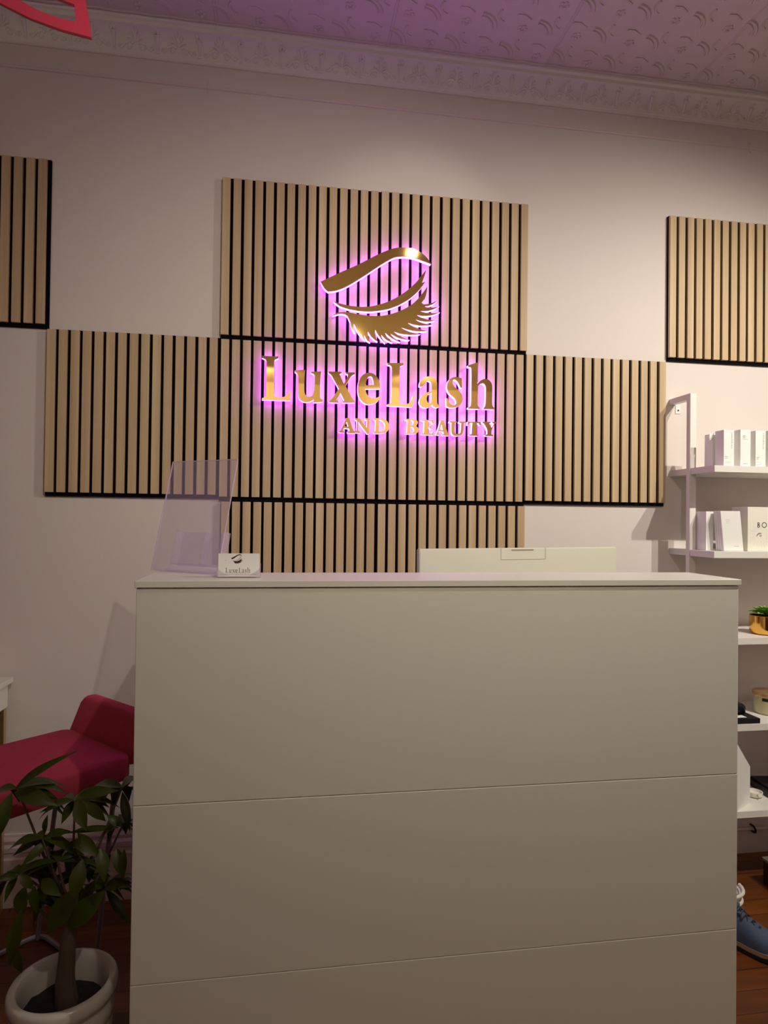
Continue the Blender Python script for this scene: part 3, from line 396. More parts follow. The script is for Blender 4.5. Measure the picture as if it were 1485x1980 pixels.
 'Y': [[(1599.4,1752.1), (1632.6,1752.5), (1631.9,1749.2), (1625.7,1746.2), (1636.3,1729.8), (1644.9,1745.2), (1637.9,1749.4), (1638.5,1752.8), (1654.3,1752.3), (1653.6,1748.9), (1649.7,1747), (1645.2,1740.1), (1638.9,1727.6), (1635.5,1717.1), (1634.8,1704.4), (1641.9,1701.3), (1641.2,1696.9), (1610.5,1696.9), (1611.1,1701.3), (1619.1,1704.9), (1619.5,1716.8), (1616.4,1726.6), (1609.8,1738.1), (1604.7,1744.9), (1599.5,1748)]],
}
LEAVES = [(0.257,-0.907,0.755,0.405,-0.940,0.863,0.023), (0.251,-0.885,0.744,0.353,-0.914,0.727,0.046), (0.264,-0.931,0.764,0.237,-0.943,0.665,0.041), (0.362,-0.811,0.691,0.273,-0.795,0.661,0.015), (0.365,-0.833,0.700,0.343,-0.857,0.656,0.026), (0.380,-0.865,0.719,0.478,-0.885,0.742,0.035), (0.395,-0.916,0.734,0.425,-0.948,0.679,0.041), (0.402,-0.910,0.728,0.449,-0.885,0.671,0.031), (0.464,-0.824,0.716,0.491,-0.807,0.735,0.018), (0.470,-0.828,0.711,0.495,-0.854,0.630,0.028), (0.487,-0.897,0.658,0.451,-0.893,0.688,0.026), (0.468,-0.838,0.629,0.342,-0.818,0.621,0.019), (0.293,-0.817,0.612,0.237,-0.851,0.588,0.026), (0.307,-0.855,0.633,0.311,-0.848,0.678,0.017), (0.316,-0.869,0.636,0.382,-0.897,0.658,0.023), (0.328,-0.874,0.626,0.276,-0.907,0.592,0.028), (0.331,-0.809,0.563,0.284,-0.789,0.514,0.036), (0.346,-0.863,0.584,0.280,-0.882,0.555,0.023), (0.328,-0.813,0.555,0.271,-0.813,0.405,0.038), (0.339,-0.816,0.560,0.366,-0.797,0.490,0.033), (0.355,-0.869,0.592,0.407,-0.880,0.573,0.026), (0.362,-0.856,0.611,0.428,-0.866,0.588,0.044), (0.274,-0.917,0.571,0.241,-0.936,0.576,0.015), (0.241,-0.826,0.530,0.226,-0.863,0.487,0.023), (0.283,-0.934,0.585,0.312,-0.930,0.549,0.026), (0.285,-0.901,0.542,0.276,-0.903,0.472,0.044), (0.293,-0.874,0.526,0.306,-0.890,0.473,0.031), (0.430,-0.800,0.465,0.493,-0.827,0.395,0.028), (0.450,-0.882,0.515,0.497,-0.908,0.536,0.031), (0.443,-0.851,0.495,0.385,-0.872,0.523,0.013), (0.451,-0.890,0.512,0.364,-0.878,0.425,0.059), (0.392,-0.895,0.523,0.330,-0.896,0.432,0.061), (0.357,-0.813,0.502,0.405,-0.846,0.430,0.041), (0.450,-0.931,0.629,0.465,-0.955,0.568,0.036), (0.408,-0.833,0.570,0.399,-0.830,0.503,0.031), (0.478,-0.907,0.615,0.494,-0.924,0.559,0.033), (0.497,-0.915,0.617,0.497,-0.923,0.551,0.026), (0.289,-0.934,0.512,0.263,-0.925,0.388,0.038), (0.231,-0.815,0.361,0.239,-0.788,0.278,0.028), (0.317,-0.837,0.566,0.282,-0.810,0.500,0.033), (0.414,-0.937,0.611,0.400,-0.957,0.533,0.044), (0.319,-0.805,0.500,0.334,-0.790,0.405,0.049), (0.428,-0.883,0.535,0.393,-0.857,0.451,0.038), (0.453,-0.853,0.577,0.422,-0.836,0.461,0.033), (0.391,-0.899,0.651,0.454,-0.926,0.603,0.033), (0.309,-0.878,0.541,0.363,-0.908,0.519,0.038)]

# ------------------------------------------------------------------ backlit gold sign
GRP = 'backlit gold letters on the slat panels'
LAB = {'brow': 'gold backlit eyebrow shape, topmost piece of the wall sign',
 'lid': 'gold backlit curved eyelid crescent between eyebrow and lashes',
 'lash': 'gold backlit closed-eye lash shape with many pointed lashes',
 'L1': 'large gold backlit capital letter L that starts the sign, leftmost letter',
 'u': 'gold backlit lowercase letter u between the first L and the x',
 'x': 'gold backlit lowercase letter x between u and e',
 'e': 'gold backlit lowercase letter e ending the word Luxe',
 'L2': 'large gold backlit capital letter L in the middle of the sign, after the e',
 'a': 'gold backlit lowercase letter a between L and s',
 's': 'gold backlit lowercase letter s between a and h',
 'h': 'gold backlit lowercase letter h at the right end of the large word',
 'A1': 'small gold backlit capital A starting the word AND',
 'N': 'small gold backlit capital N in the word AND',
 'D': 'small gold backlit capital D ending the word AND',
 'B': 'small gold backlit capital B starting the word BEAUTY',
 'E': 'small gold backlit capital E in the word BEAUTY',
 'A2': 'small gold backlit capital A in the word BEAUTY, between E and U',
 'U': 'small gold backlit capital U in the word BEAUTY',
 'T': 'small gold backlit capital T in the word BEAUTY',
 'Y': 'small gold backlit capital Y at the end of the word BEAUTY'}
def m_(L): return [(x/1000, z/1000) for x, z in L]
for k, outs in SIGN.items():
    icon = k in ('brow', 'lid', 'lash')
    outs = [m_(L) for L in outs]
    xs = [p[0] for p in outs[0]]; zs = [p[1] for p in outs[0]]
    t = thing('backlit_sign_shape' if icon else 'backlit_letter', ((min(xs)+max(xs))/2, -.0216, min(zs)), LAB[k], 'sign shape' if icon else 'letter',
              'backlit gold eye emblem shapes' if icon else GRP)
    ob('gold_face', fill(outs, -.0515, -.0485), M['gold'], t, smooth=False)
    b = fill(outs, -.0483, -.0300)
    ob('lit_acrylic_body', b, M['led'], t, smooth=False, label='white translucent body glowing pink')
    o0 = outs[0]; n = len(o0)
    area = sum(o0[i][0]*o0[(i+1) % n][1]-o0[(i+1) % n][0]*o0[i][1] for i in range(n))
    for q in (0, n//3, 2*n//3):      # short studs just inside the outline
        a, c = Vector(o0[q]), Vector(o0[(q+1) % n]); d = c-Vector(o0[q-1]); nn = Vector((-d.y, d.x))
        if nn.length: nn.normalize()
        p = a+nn*(.004 if area > 0 else -.004)
        bm = new(); tube(bm, [(p.x, -.0303, p.y), (p.x, -.0214, p.y)], .0015, 6); ob('mounting_stud', bm, M['steel'], t)

# ------------------------------------------------------------------ reception desk
D = thing('reception_desk', (1.25, -.9, 0), 'tall white laminate reception desk with a horizontally seamed front', 'reception desk')
DX0, DX1, DF = .529, 1.972, -1.0
bm = new()
top = [(DX0-.001, DF-.004), (DX1+.001, DF-.004), (DX1+.001, -.787), (.775, -.787), (.775, -.506), (DX0-.001, -.506)]
prism_z(bm, top, 1.2155, 1.23)
bmesh.ops.bevel(bm, geom=list(bm.edges), offset=.0008, segments=1, affect='EDGES')
ob('counter_top', bm, M['white'], D)
for z0, z1 in ((.7469, 1.2142), (.3638, .7461), (.0, .3632)):
    bm = new(); box(bm, DX0+.002, DX1-.004, DF, DF+.018, z0, z1, .0016); ob('front_board', bm, M['white'], D, smooth=False)
for x0, x1, y1 in ((DX0, DX0+.018, -.508), (DX1-.018, DX1, -.30)):
    bm = new()
    if x0 == DX0: box(bm, x0, x1, DF+.0185, y1, 0, 1.2148, .0006)
    else:
        prism_x(bm, [(DF+.0185, 0), (DF+.0185, 1.2148), (-.789, 1.2148), (-.789, .74), (-.50, .74), (-.50, 0)], x0, x1)
    ob('side_panel', bm, M['white'], D, smooth=False)
bm = new(); box(bm, DX0+.0185, DX1-.0185, -.98+.17, -.98+.188, .75, 1.2148); box(bm, .757, .775, -.79, -.508, .75, 1.2148); ob('inner_panel', bm, M['white'], D, smooth=False)
bm = new(); box(bm, DX0+.0185, DX1-.0185, -.98, -.50, .715, .74, .001); ob('work_surface', bm, M['white'], D)

# ------------------------------------------------------------------ clear A4 stand
BL = V(.530, -.738, 1.2303); BR = V(.686, -.852, 1.2303)
bd = (BR-BL).normalized(); bw = (BR-BL).length
TR = V(.7355, -.803, 1.515); up = (TR-BR); up -= bd*up.dot(bd); hh = up.length; up.normalize()
nn = bd.cross(up).normalized()
if nn.y < 0: nn = -nn           # pointing back, away from the customer
bw = .222
o0 = BR-bd*bw
S = thing('leaflet_stand', tuple(V((BL.x+BR.x)/2, (BL.y+BR.y)/2, 1.23)), 'empty clear acrylic leaflet stand leaning back on the left end of the desk', 'display stand')
def slab(bm, a, u, w, v, h, n, t):
    vs = [bm.verts.new(a+u*x+v*y+n*z) for x in (0, w) for y in (0, h) for z in (0, t)]
    for f in [(0, 1, 3, 2), (4, 6, 7, 5), (0, 4, 5, 1), (2, 3, 7, 6), (0, 2, 6, 4), (1, 5, 7, 3)]: bm.faces.new([vs[i] for i in f])
bm = new(); slab(bm, o0+V(0, 0, .0015), bd, bw, up, hh, nn, .0028); ob('slanted_sheet', bm, M['acrylic'], S, smooth=False)
bm = new()
for e in (0, bw-.0016): slab(bm, o0+V(0, 0, .0016)+bd*e-nn*.0004, bd, .0016, up, hh, nn, .0036)
slab(bm, o0+V(0, 0, .0016)+up*(hh-.0012)-nn*.0004, bd, bw, up, .0014, nn, .0036)
ob('polished_edge', bm, M['acrylic2'], S, smooth=False)
hb = V(nn.x, nn.y, 0).normalized()
bm = new(); slab(bm, o0+bd*.012, bd, bw-.012, hb, .045, V(0, 0, 1), .002); ob('base_foot', bm, M['acrylic'], S, smooth=False)
bm = new()     # leaflet pocket on the sheet: front wall, two cheeks, divider, floor
pa = o0+V(0, 0, .0016)+bd*.058+up*.020+nn*.0045; pw = bw-.066; ph = .088; pd = .026
slab(bm, pa+nn*pd, bd, pw, up, ph, nn, .002)
slab(bm, pa, bd, .002, up, ph, nn, pd); slab(bm, pa+bd*(pw-.002), bd, .002, up, ph, nn, pd); slab(bm, pa+bd*pw*.62, bd, .002, up, ph, nn, pd)
slab(bm, pa, bd, pw, up, .002, nn, pd)
ob('leaflet_pocket', bm, M['acrylic'], S, smooth=False)

# ------------------------------------------------------------------ business cards
cx0, cx1, cy = .6960, .7885, -.93
H = thing('business_card_holder', ((cx0+cx1)/2, cy+.015, 1.23), 'small clear holder of business cards at the front left of the counter', 'card holder')
bm = new()
box(bm, cx0-.003, cx1+.003, cy-.006, cy+.030, 1.2302, 1.2322)
def lip(y):
    n = 14; w0, w1 = cx0-.003, cx1+.003
    pts = [(w0, 1.2322), (w1, 1.2322), (w1, 1.2532)]
    for i in range(n+1):
        f = i/n; x = w1-.002-(w1-w0-.004)*f; d = abs(f-.5)*2
        pts.append((x, 1.2365+.0165*max(0, (d-.45)/.55)**1.6))
    pts.append((w0, 1.2532)); return pts
prism_y(bm, lip(0), cy-.006, cy-.0042)
box(bm, cx0-.003, cx1+.003, cy+.0275, cy+.030, 1.2322, 1.262)
ob('clear_tray', bm, M['glass'], H, smooth=False)
C_ = thing('business_card', ((cx0+cx1)/2, cy, 1.2325), 'front white business card with black eye emblem in the clear holder', 'card')
bm = new(); box(bm, cx0, cx1, cy-.0022, cy-.0008, 1.2326, 1.2865); ob('card_sheet', bm, M['card'], C_, smooth=False)
fy = cy-.00225
def printed(name, keys, sx, ox, oz, x00, z00, m, sz=None):
    bm = new()
    for k in keys:
        b = fill([[((x-x00)/1000*sx+ox, (z-z00)/1000*(sz or sx)+oz) for x, z in L] for L in SIGN[k]], fy-.00006, fy)
        me = bpy.data.meshes.new('t'); b.to_mesh(me); b.free(); bm.from_mesh(me); bpy.data.meshes.remove(me)
    return ob(name, bm, m, C_, smooth=False)
printed('printed_eyebrow', ['brow', 'lash'], .058, .7245, 1.2668, 968, 2110, M['darkink'], .060)
printed('printed_eyelid', ['lid'], .058, .7272, 1.2676, 1017, 2140, M['pinkink'], .085)
printed('printed_name', ['L1', 'u', 'x', 'e', 'L2', 'a', 's', 'h'], .0630, .7120, 1.2415, 757, 1800, M['ink'], .070)
bm = new()
x = .7015
while x < .782:
    w = random.uniform(.0008, .0022); box(bm, x, x+w, fy-.00005, fy, 1.2382, 1.2382+random.uniform(.0008, .0013)); x += w+random.uniform(.0003, .0008)
ob('printed_line', bm, M['ink'], C_, smooth=False)
bm = new(); box(bm, .7118, .7130, fy-.00005, fy, 1.2700, 1.2712); ob('printed_dot', bm, M['darkink'], C_, smooth=False)
for i in range(6):
    bm = new(); box(bm, cx0+.0004, cx1-.0004, cy+.001+i*.0042, cy+.0025+i*.0042, 1.2326, 1.2855-.0006*i)
    tag(ob('business_card', bm, M['card'], smooth=False), 'plain white business card stacked behind the printed front card', 'card', 'cards behind the front business card')

# ------------------------------------------------------------------ monitor on the hidden worktop
MT = thing('computer_monitor', (1.552, -.60, .7405), 'white computer monitor seen from behind above the counter', 'monitor')
ml, mr = V(1.221, -.68, 1.287), V(1.882, -.56, 1.291)
u = (mr-ml).normalized(); w = (mr-ml).length; dn = V(0, 0, -1); dn = (dn-u*dn.dot(u)).normalized(); bk = u.cross(dn).normalized()
if bk.y < 0: bk = -bk            # towards the wall (screen side)
bm = new(); slab(bm, ml, u, w, dn, .39, bk, .022)
bmesh.ops.bevel(bm, geom=list(bm.edges), offset=.0025, segments=2, affect='EDGES'); ob('back_shell', bm, M['monitor'], MT)
bm = new()
h0, h1 = .385*w, .612*w; g = .0012
p = ml-bk*.0006
slab(bm, p+u*h0, u, g, dn, .033, bk, .001); slab(bm, p+u*(h1-g), u, g, dn, .033, bk, .001); slab(bm, p+u*h0+dn*.033, u, h1-h0, dn, g, bk, .001)
ob('hatch_outline', bm, M['groove'], MT, smooth=False)
bm = new(); slab(bm, ml+u*(h0+.036)+dn*.0035-bk*.0012, u, .075, dn, .0035, bk, .0013); ob('handle_recess', bm, M['groove'], MT, smooth=False)
bm = new(); slab(bm, ml+u*.008+dn*.008+bk*.0218, u, w-.016, dn, .36, bk, .001); ob('screen', bm, M['dark'], MT, smooth=False)
bm = new(); c = ml+u*w/2+bk*.004; box(bm, -.03, .03, -.008, .008, .745, .95, .002, Matrix.Translation((c.x, c.y, 0)) @ Matrix.Rotation(.18, 4, 'Z'))
ob('stand_neck', bm, M['monitor'], MT)
bm = new(); box(bm, -.12, .12, -.08, .08, .7405, .7475, .002, Matrix.Translation((c.x, c.y+.01, 0)) @ Matrix.Rotation(.18, 4, 'Z')); ob('stand_base', bm, M['monitor'], MT)

# ------------------------------------------------------------------ wall shelf unit
SH = thing('wall_shelf_unit', (2.87, -.14, 0), 'white metal framed shelving unit against the right of the wall', 'shelf')
PX0, PX1, PY0, PY1 = 2.4165, 2.4435, -.141, -.1185
X2 = 3.32
for side in (0, 1):
    a = PX0 if side == 0 else X2-.0265; b = a+.0268
    bm = new()
    pts = [(PY0, 0), (PY0, 1.8805), (-.0005, 1.8805), (-.0005, 1.8585), (PY1, 1.8585), (PY1, 0)]
    prism_x(bm, pts, a, b)
    bmesh.ops.bevel(bm, geom=list(bm.edges), offset=.0012, segments=2, affect='EDGES')
    ob('frame_post', bm, M['shelf'], SH)
    bm = new(); box(bm, b+.0004 if side == 0 else a-.022, b+.022 if side == 0 else a-.0004, -.003, -.0003, 1.822, 1.8583, .0006)
    br = ob('wall_bracket', bm, M['shelf'], SH)
    bm = new(); sx = b+.012 if side == 0 else a-.012
    lathe(bm, [(0, 0), (.0034, .0004), (.0036, .0012), (0, .0016)], seg=14)
    for v in bm.verts: v.co = V(sx+v.co.x, -.003-v.co.z, 1.836+v.co.y)
    ob('screw', bm, M['dark'], br)
for zt in (1.585, 1.265, .943, .622, .300):
    th = .024
    bm = new()
    e = .0003
    o_ = [(PX0+.0035, -.283), (X2-.0035, -.283), (X2-.0035, PY0-e), (X2-.0268-e, PY0-e), (X2-.0268-e, PY1+e), (X2-.0035, PY1+e), (X2-.0035, -.0008), (PX0+.0035, -.0008), (PX0+.0035, PY1+e), (PX1+e, PY1+e), (PX1+e, PY0-e), (PX0+.0035, PY0-e)]
    prism_z(bm, o_, zt-th, zt)
    ob('shelf_board', bm, M['shelf'], SH, smooth=False)

# cartons ---------------------------------------------------------------
def txt_bars(bm, x0, z0, n, dz, wmin, wmax, h, y):
    for i in range(n): box(bm, x0, x0+random.uniform(wmin, wmax), y-.0002, y, z0-i*dz-h, z0-i*dz)
def carton(x0, x1, yf, yb, z, h, label, group, style, m='card'):
    t = thing('carton', ((x0+x1)/2, (yf+yb)/2, z), label, 'box', group)
    bm = new(); box(bm, x0, x1, yf, yb, z+.0004, z+h, .0008); ob('box_body', bm, M[m], t)
    bm = new()
    if style == 'v':        # vertical name near the right edge and small lines at the foot
        for i in range(12): 
            s = random.uniform(.55, 1); box(bm, x1-.0125, x1-.0125+.006*s, yf-.0002, yf, z+h-.012-i*.0052, z+h-.0102-i*.0052)
        ob('printed_name', bm, M['ink'], t, smooth=False); bm = new()
        txt_bars(bm, x0+.004, z+.036, 2, .0055, .010, .016, .0014, yf); txt_bars(bm, x0+.004, z+.018, 3, .0045, .012, .026, .0006, yf)
    elif style == 'c':
        txt_bars(bm, x0+.010, z+h-.022, 3, .004, .008, .013, .0014, yf); box(bm, x0+.010, x0+.030, yf-.0002, yf, z+h-.037, z+h-.0362)
        ob('printed_name', bm, M['ink'], t, smooth=False); bm = new()
        txt_bars(bm, x0+.010, z+.012, 1, .004, .020, .024, .0016, yf)
    ob('printed_text', bm, M['ink'], t, smooth=False)
    return t
CG = 'white cartons on the top shelf'
c1 = carton(2.4725, 2.5155, -.262, -.212, 1.585, .1365, 'white carton nearest the left end of the top shelf, with vertical lettering', CG, 'v')
cb = carton(2.4725, 2.5155, -.198, -.150, 1.585, .1300, 'white carton behind the leftmost front carton on the top shelf', CG, 'c')
bm = new(); box(bm, 2.4535, 2.4722, -.206, -.2045, 1.689, 1.7145)
tag(ob('price_tag', bm, M['card'], smooth=False), 'small white tag between the two leftmost cartons on the top shelf', 'tag')
carton(2.5415, 2.5845, -.262, -.205, 1.585, .1395, 'second white carton from the left at the front of the top shelf, small centred print', CG, 'c')
carton(2.6050, 2.6480, -.262, -.205, 1.585, .1375, 'third white carton from the left at the front of the top shelf, tall vertical lettering', CG, 'v')
carton(2.6640, 2.7070, -.262, -.205, 1.585, .1400, 'white carton cut by the right edge of the photo on the top shelf', CG, 'c')

# second shelf: leaning slim packs
zs = 1.265
bm = new(); box(bm, 2.4470, 2.4780, -.198, -.128, zs+.0004, zs+.150, .0008); t = tag(ob('carton', bm, M['card']), 'upright slim grey-shadowed carton beside the shelf post on the second shelf', 'box')
for i in range(4):
    m4 = Matrix.Translation((2.4672+.0006*i, 0, zs+.0004)) @ Matrix.Rotation(0, 4, 'Y')
    t = thing('slim_pack', (2.50+i*.0016, -.245+.0115*(3-i), zs), ['slim white pack at the back of the leaning row on the second shelf', 'slim white pack third from the front of the leaning row', 'slim white pack just behind the foremost leaning one', 'foremost slim white pack leaning left on the second shelf, small print'][i], 'box', 'slim packs leaning on the second shelf')
    yy = -.248+.0105*(3-i)
    bm = new(); vs = box(bm, 0, .082, yy, yy+.0092, 0, .151, .001)
    lean = .105 - .012*(3-i)
    for v in vs: v.co = V(v.co.x+2.4820+.0015*i-v.co.z*lean, v.co.y, v.co.z+zs+.0005)
    ob('pack_body', bm, M['card'], t)
    if i == 3:
        bm = new(); vs = []
        for k in range(3): vs += box(bm, .018, .018+random.uniform(.012, .018), yy-.0002, yy, .118-k*.0062, .1195-k*.0062)
        vs += box(bm, .044, .064, yy-.0002, yy, .017, .0195)
        for v in vs: v.co = V(v.co.x+2.4820+.0045-v.co.z*lean, v.co.y, v.co.z+zs+.0005)
        ob('printed_text', bm, M['faintink'], t, smooth=False)
# big cream box with BO... and an eye
bx0, bx1, byf, byb, bh = 2.5875, 2.80, -.245, -.155, .1685
t = thing('gift_box', ((bx0+bx1)/2, (byf+byb)/2, zs), 'large cream carton printed with an eye and black capitals on the second shelf', 'box')
bm = new(); box(bm, bx0, bx1, byf, byb, zs+.0004, zs+bh, .001); ob('box_body', bm, M['cream'], t)
bm = new(); y = byf-.0002
def ring(bm, cx, cz, ro, ri, y0, y1, n=28):
    a = [[bm.verts.new((cx+r*math.cos(2*PI*k/n), yy, cz+r*math.sin(2*PI*k/n))) for k in range(n)] for r, yy in ((ro, y0), (ri, y0), (ri, y1), (ro, y1))]
    for i in range(4):
        A, B = a[i], a[(i+1) % 4]
        for k in range(n): bm.faces.new((A[k], A[(k+1) % n], B[(k+1) % n], B[k]))
lx, lz = bx0+.0415, zs+.0905; s = .0026
box(bm, lx, lx+s, y, byf, lz, lz+.0195)
for (z_, hh_, ww) in ((lz, .0105, .0105), (lz+.0095, .010, .009)):
    for k in range(8):
        a0, a1 = -PI/2+PI*k/8, -PI/2+PI*(k+1)/8
        cz = z_+hh_/2; cx = lx+ww*.5
        P = [(cx+(ww*.5)*math.cos(a), cz+(hh_/2)*math.sin(a)) for a in (a0, a1)]; Q = [(cx+(ww*.5-s)*math.cos(a), cz+(hh_/2-s)*math.sin(a)) for a in (a1, a0)]
        prism_y(bm, P+Q, y, byf)
    box(bm, lx, lx+ww*.5, y, byf, z_, z_+s); box(bm, lx, lx+ww*.5, y, byf, z_+hh_-s, z_+hh_)
ring(bm, lx+.0285, lz+.0098, .0106, .0080, y, byf)
ob('printed_letters', bm, M['darkink'], t, smooth=False, label='black capitals BO')
bm = new(); ex, ez = lx+.012, lz-.030
for k in range(26):
    a = 2*PI*k/26; r0 = .024+.006*(k % 2); r1 = r0+random.uniform(.012, .032)
    p0, p1 = V(ex+r0*math.cos(a), 0, ez+r0*math.sin(a)*.9), V(ex+r1*math.cos(a), 0, ez+r1*math.sin(a)*.9)
    if not (bx0+.003 < p1.x and zs+.006 < p1.z < zs+bh-.004): continue
    d = (p1-p0).normalized(); q = V(-d.z, 0, d.x)*.0003
    prism_y(bm, [(p0.x+q.x, p0.z+q.z), (p1.x+q.x, p1.z+q.z), (p1.x-q.x, p1.z-q.z), (p0.x-q.x, p0.z-q.z)], y, byf)
ob('printed_rays', bm, M['faintink'], t, smooth=False)
bm = new()
for k in range(10):
    a0, a1 = math.radians(170-10*k), math.radians(160-10*k); w0 = .0020*math.sin(PI*(k+.3)/11)+.0004; w1 = .0020*math.sin(PI*(k+1.3)/11)+.0004
    r = .0165
    f = lambda a, d: (ex+(r+d)*math.cos(a), ez-.008+(r*.95+d)*math.sin(a))
    prism_y(bm, [f(a0, -w0), f(a0, w0), f(a1, w1), f(a1, -w1)], y, byf)
ring(bm, ex+.001, ez-.001, .0042, .0018, y, byf, 16)
ob('printed_eye', bm, M['ink'], t, smooth=False)
bm = new()
for i in range(12):
    s_ = random.uniform(.5, 1)*.006; box(bm, bx0-.0002, bx0, -.206-s_/2, -.206+s_/2, zs+.108-i*.0046, zs+.1095-i*.0046)
ob('printed_side_name', bm, M['darkink'], t, smooth=False)

# third shelf: succulent in a polished gold pot
zs = .943; px, py = 2.6985, -.205
t = thing('potted_succulent', (px, py, zs), 'green succulent in a polished gold pot on the third shelf', 'plant')
bm = new(); lathe(bm, [(0, .0005), (.044, .0005), (.052, .004), (.056, .014), (.0575, .03), (.0575, .071), (.056, .0725), (.0545, .071), (.0535, .02), (.04, .008), (0, .008)], (px, py, zs), 56); ob('pot', bm, M['goldpot'], t)
bm = new(); lathe(bm, [(0, .0655), (.03, .066), (.053, .064), (.053, .055), (0, .055)], (px, py, zs), 32); ob('soil', bm, M['soil'], t)
bm = new()
def blade(bm, a, b, w, nrm, fold=.25, droop=0, seg=8, tipw=0, ex=.8):
    a, b = Vector(a), Vector(b); d = b-a; L = d.length; d.normalize()
    s = d.cross(nrm)
    if s.length < 1e-4: s = d.orthogonal()
    s.normalize(); n = s.cross(d).normalized(); rows = []
    for i in range(seg+1):
        f = i/seg; ww = w*.5*(math.sin(PI*min(1, f**.85))**ex if 0 < f < 1 else tipw)
        c = a+d*L*f+n*(math.sin(PI*f)*.10*L)-Vector((0, 0, droop*L*f*f))
        if ww < 1e-5: rows.append([bm.verts.new(c)])
        else: rows.append([bm.verts.new(c+s*ww+n*fold*ww), bm.verts.new(c+s*ww*.5+n*fold*ww*.35), bm.verts.new(c), bm.verts.new(c-s*ww*.5+n*fold*ww*.35), bm.verts.new(c-s*ww+n*fold*ww)])
    for i in range(seg):
        A, B = rows[i], rows[i+1]
        m = 4
        for k in range(m):
            f = [A[min(k, len(A)-1)], A[min(k+1, len(A)-1)], B[min(k+1, len(B)-1)], B[min(k, len(B)-1)]]
            q = []
            for v in f:
                if v not in q: q.append(v)
            if len(q) > 2: bm.faces.new(q)
for ringn, (n, el, L, w) in enumerate(((9, 12, .062, .024), (8, 30, .055, .022), (7, 52, .042, .018), (4, 75, .03, .012))):
    for k in range(n):
        a = 2*PI*(k+.5*ringn)/n+.1; e = math.radians(el)
        c = V(px, py, zs+.070+.002*ringn); d = V(math.cos(a)*math.cos(e), math.sin(a)*math.cos(e), math.sin(e))
        for s_ in (1, -1):
            blade(bm, c+d*.006, c+d*L, w, V(0, 0, 1) if el < 70 else V(math.cos(a), math.sin(a), 0), .35*s_+.1, 0, 8, .15)
ob('rosette', bm, M['succ'], t)

# fourth shelf: jewellery box with a bow, and a lidded candle
zs = .622
t = thing('ribboned_box', (2.58, -.235, zs), 'flat black gift box with a black satin bow on the fourth shelf', 'gift box')
bm = new(); box(bm, 2.515, 2.618, -.278, -.19, zs+.0004, zs+.019, .001); ob('box_body', bm, M['black'], t)
bm = new(); box(bm, 2.530, 2.575, -.262, -.235, zs+.0191, zs+.0196); ob('box_card', bm, M['card'], t, smooth=False, label='small white printed card')
bm = new()
for s_, rr_ in ((-1, .026), (1, .026), (-1, .02), (1, .018)):
    ctr = V(2.556+s_*.020, -.215, zs+.042+(.008 if rr_ < .025 else 0))
    m4 = Matrix.Translation(ctr) @ Matrix.Rotation(s_*.5, 4, 'Y') @ Matrix.Diagonal((1.15, .75, .8, 1))
    r_ = bmesh.ops.create_icosphere(bm, subdivisions=3, radius=rr_, matrix=m4)
    for v in r_['verts']:
        d = v.co-ctr; v.co = ctr+d*(1+.10*math.sin(d.x*260+d.z*190))
bmesh.ops.create_icosphere(bm, subdivisions=2, radius=.012, matrix=Matrix.Translation((2.556, -.222, zs+.038)))
ob('satin_bow', bm, M['satin'], t)
px, py = 2.752, -.16
t = thing('scented_candle', (px, py, zs), 'glass jar candle with a gold lid and black label on the fourth shelf', 'candle')
bm = new(); lathe(bm, [(0, .0005), (.048, .0005), (.053, .004), (.0545, .012), (.0545, .071), (0, .071)], (px, py, zs), 56); ob('glass_jar', bm, M['wax'], t)
bm = new(); lathe(bm, [(0, .0712), (.059, .0712), (.060, .073), (.060, .083), (.058, .086), (0, .0865)], (px, py, zs), 56); ob('lid', bm, M['brushed'], t)
bm = new(); n = 20; a_, b_ = [], []
for k in range(n+1):
    a = math.radians(205+130*k/n); a_.append(bm.verts.new((px+.0549*math.cos(a), py+.0549*math.sin(a), zs+.054))); b_.append(bm.verts.new((px+.0549*math.cos(a), py+.0549*math.sin(a), zs+.066)))
for k in range(n): bm.faces.new((a_[k], a_[k+1], b_[k+1], b_[k]))
ob('label_band', bm, M['dark'], t)

# fifth shelf: folded white card, tealight dish, dark tray
zs = .300
bm = new()
dq = V(.084, .052, 0).normalized(); q0 = V(2.520, -.281, 0); nq = V(-dq.y, dq.x, 0)*.003
a_ = [bm.verts.new(q0+dq*d+V(0, 0, z)) for d, z in ((0, zs+.0005), (.126, zs+.0005), (.126, zs+.137), (.025, zs+.229), (0, zs+.252))]
b_ = [bm.verts.new(v.co+nq) for v in a_]
bm.faces.new(a_); bm.faces.new(b_[::-1])
for k in range(5): bm.faces.new((a_[k], b_[k], b_[(k+1) % 5], a_[(k+1) % 5]))
t = tag(ob('slanted_card', bm, M['card'], smooth=False), 'white display card with a slanted top edge on the lowest shelf', 'card')
px, py = 2.684, -.165
t = thing('tealight_dish', (px, py, zs), 'small pale dish with a hanging loop on the lowest shelf beside the slanted card', 'dish')
bm = new(); lathe(bm, [(0, .0005), (.022, .0005), (.030, .006), (.031, .020), (.028, .020), (.026, .010), (0, .009)], (px, py, zs), 36); ob('dish_body', bm, M['cream'], t)
bm = new(); tube(bm, rpath([(px-.012, py-.031, zs+.019), (px-.010, py-.034, zs+.012), (px-.004, py-.034, zs+.006), (px-.012, py-.034, zs+.003)], .004), .0012, 6); ob('loop', bm, M['ink'], t)
t = thing('dark_tray', (2.86, -.14, zs), 'dark tray cut by the right edge of the photo on the lowest shelf', 'tray')
bm = new(); box(bm, -.13, .13, -.075, .075, .0005, .026, .002, Matrix.Translation((2.865, -.135, zs)) @ Matrix.Rotation(-.12, 4, 'Z')); ob('tray_body', bm, M['dark'], t)
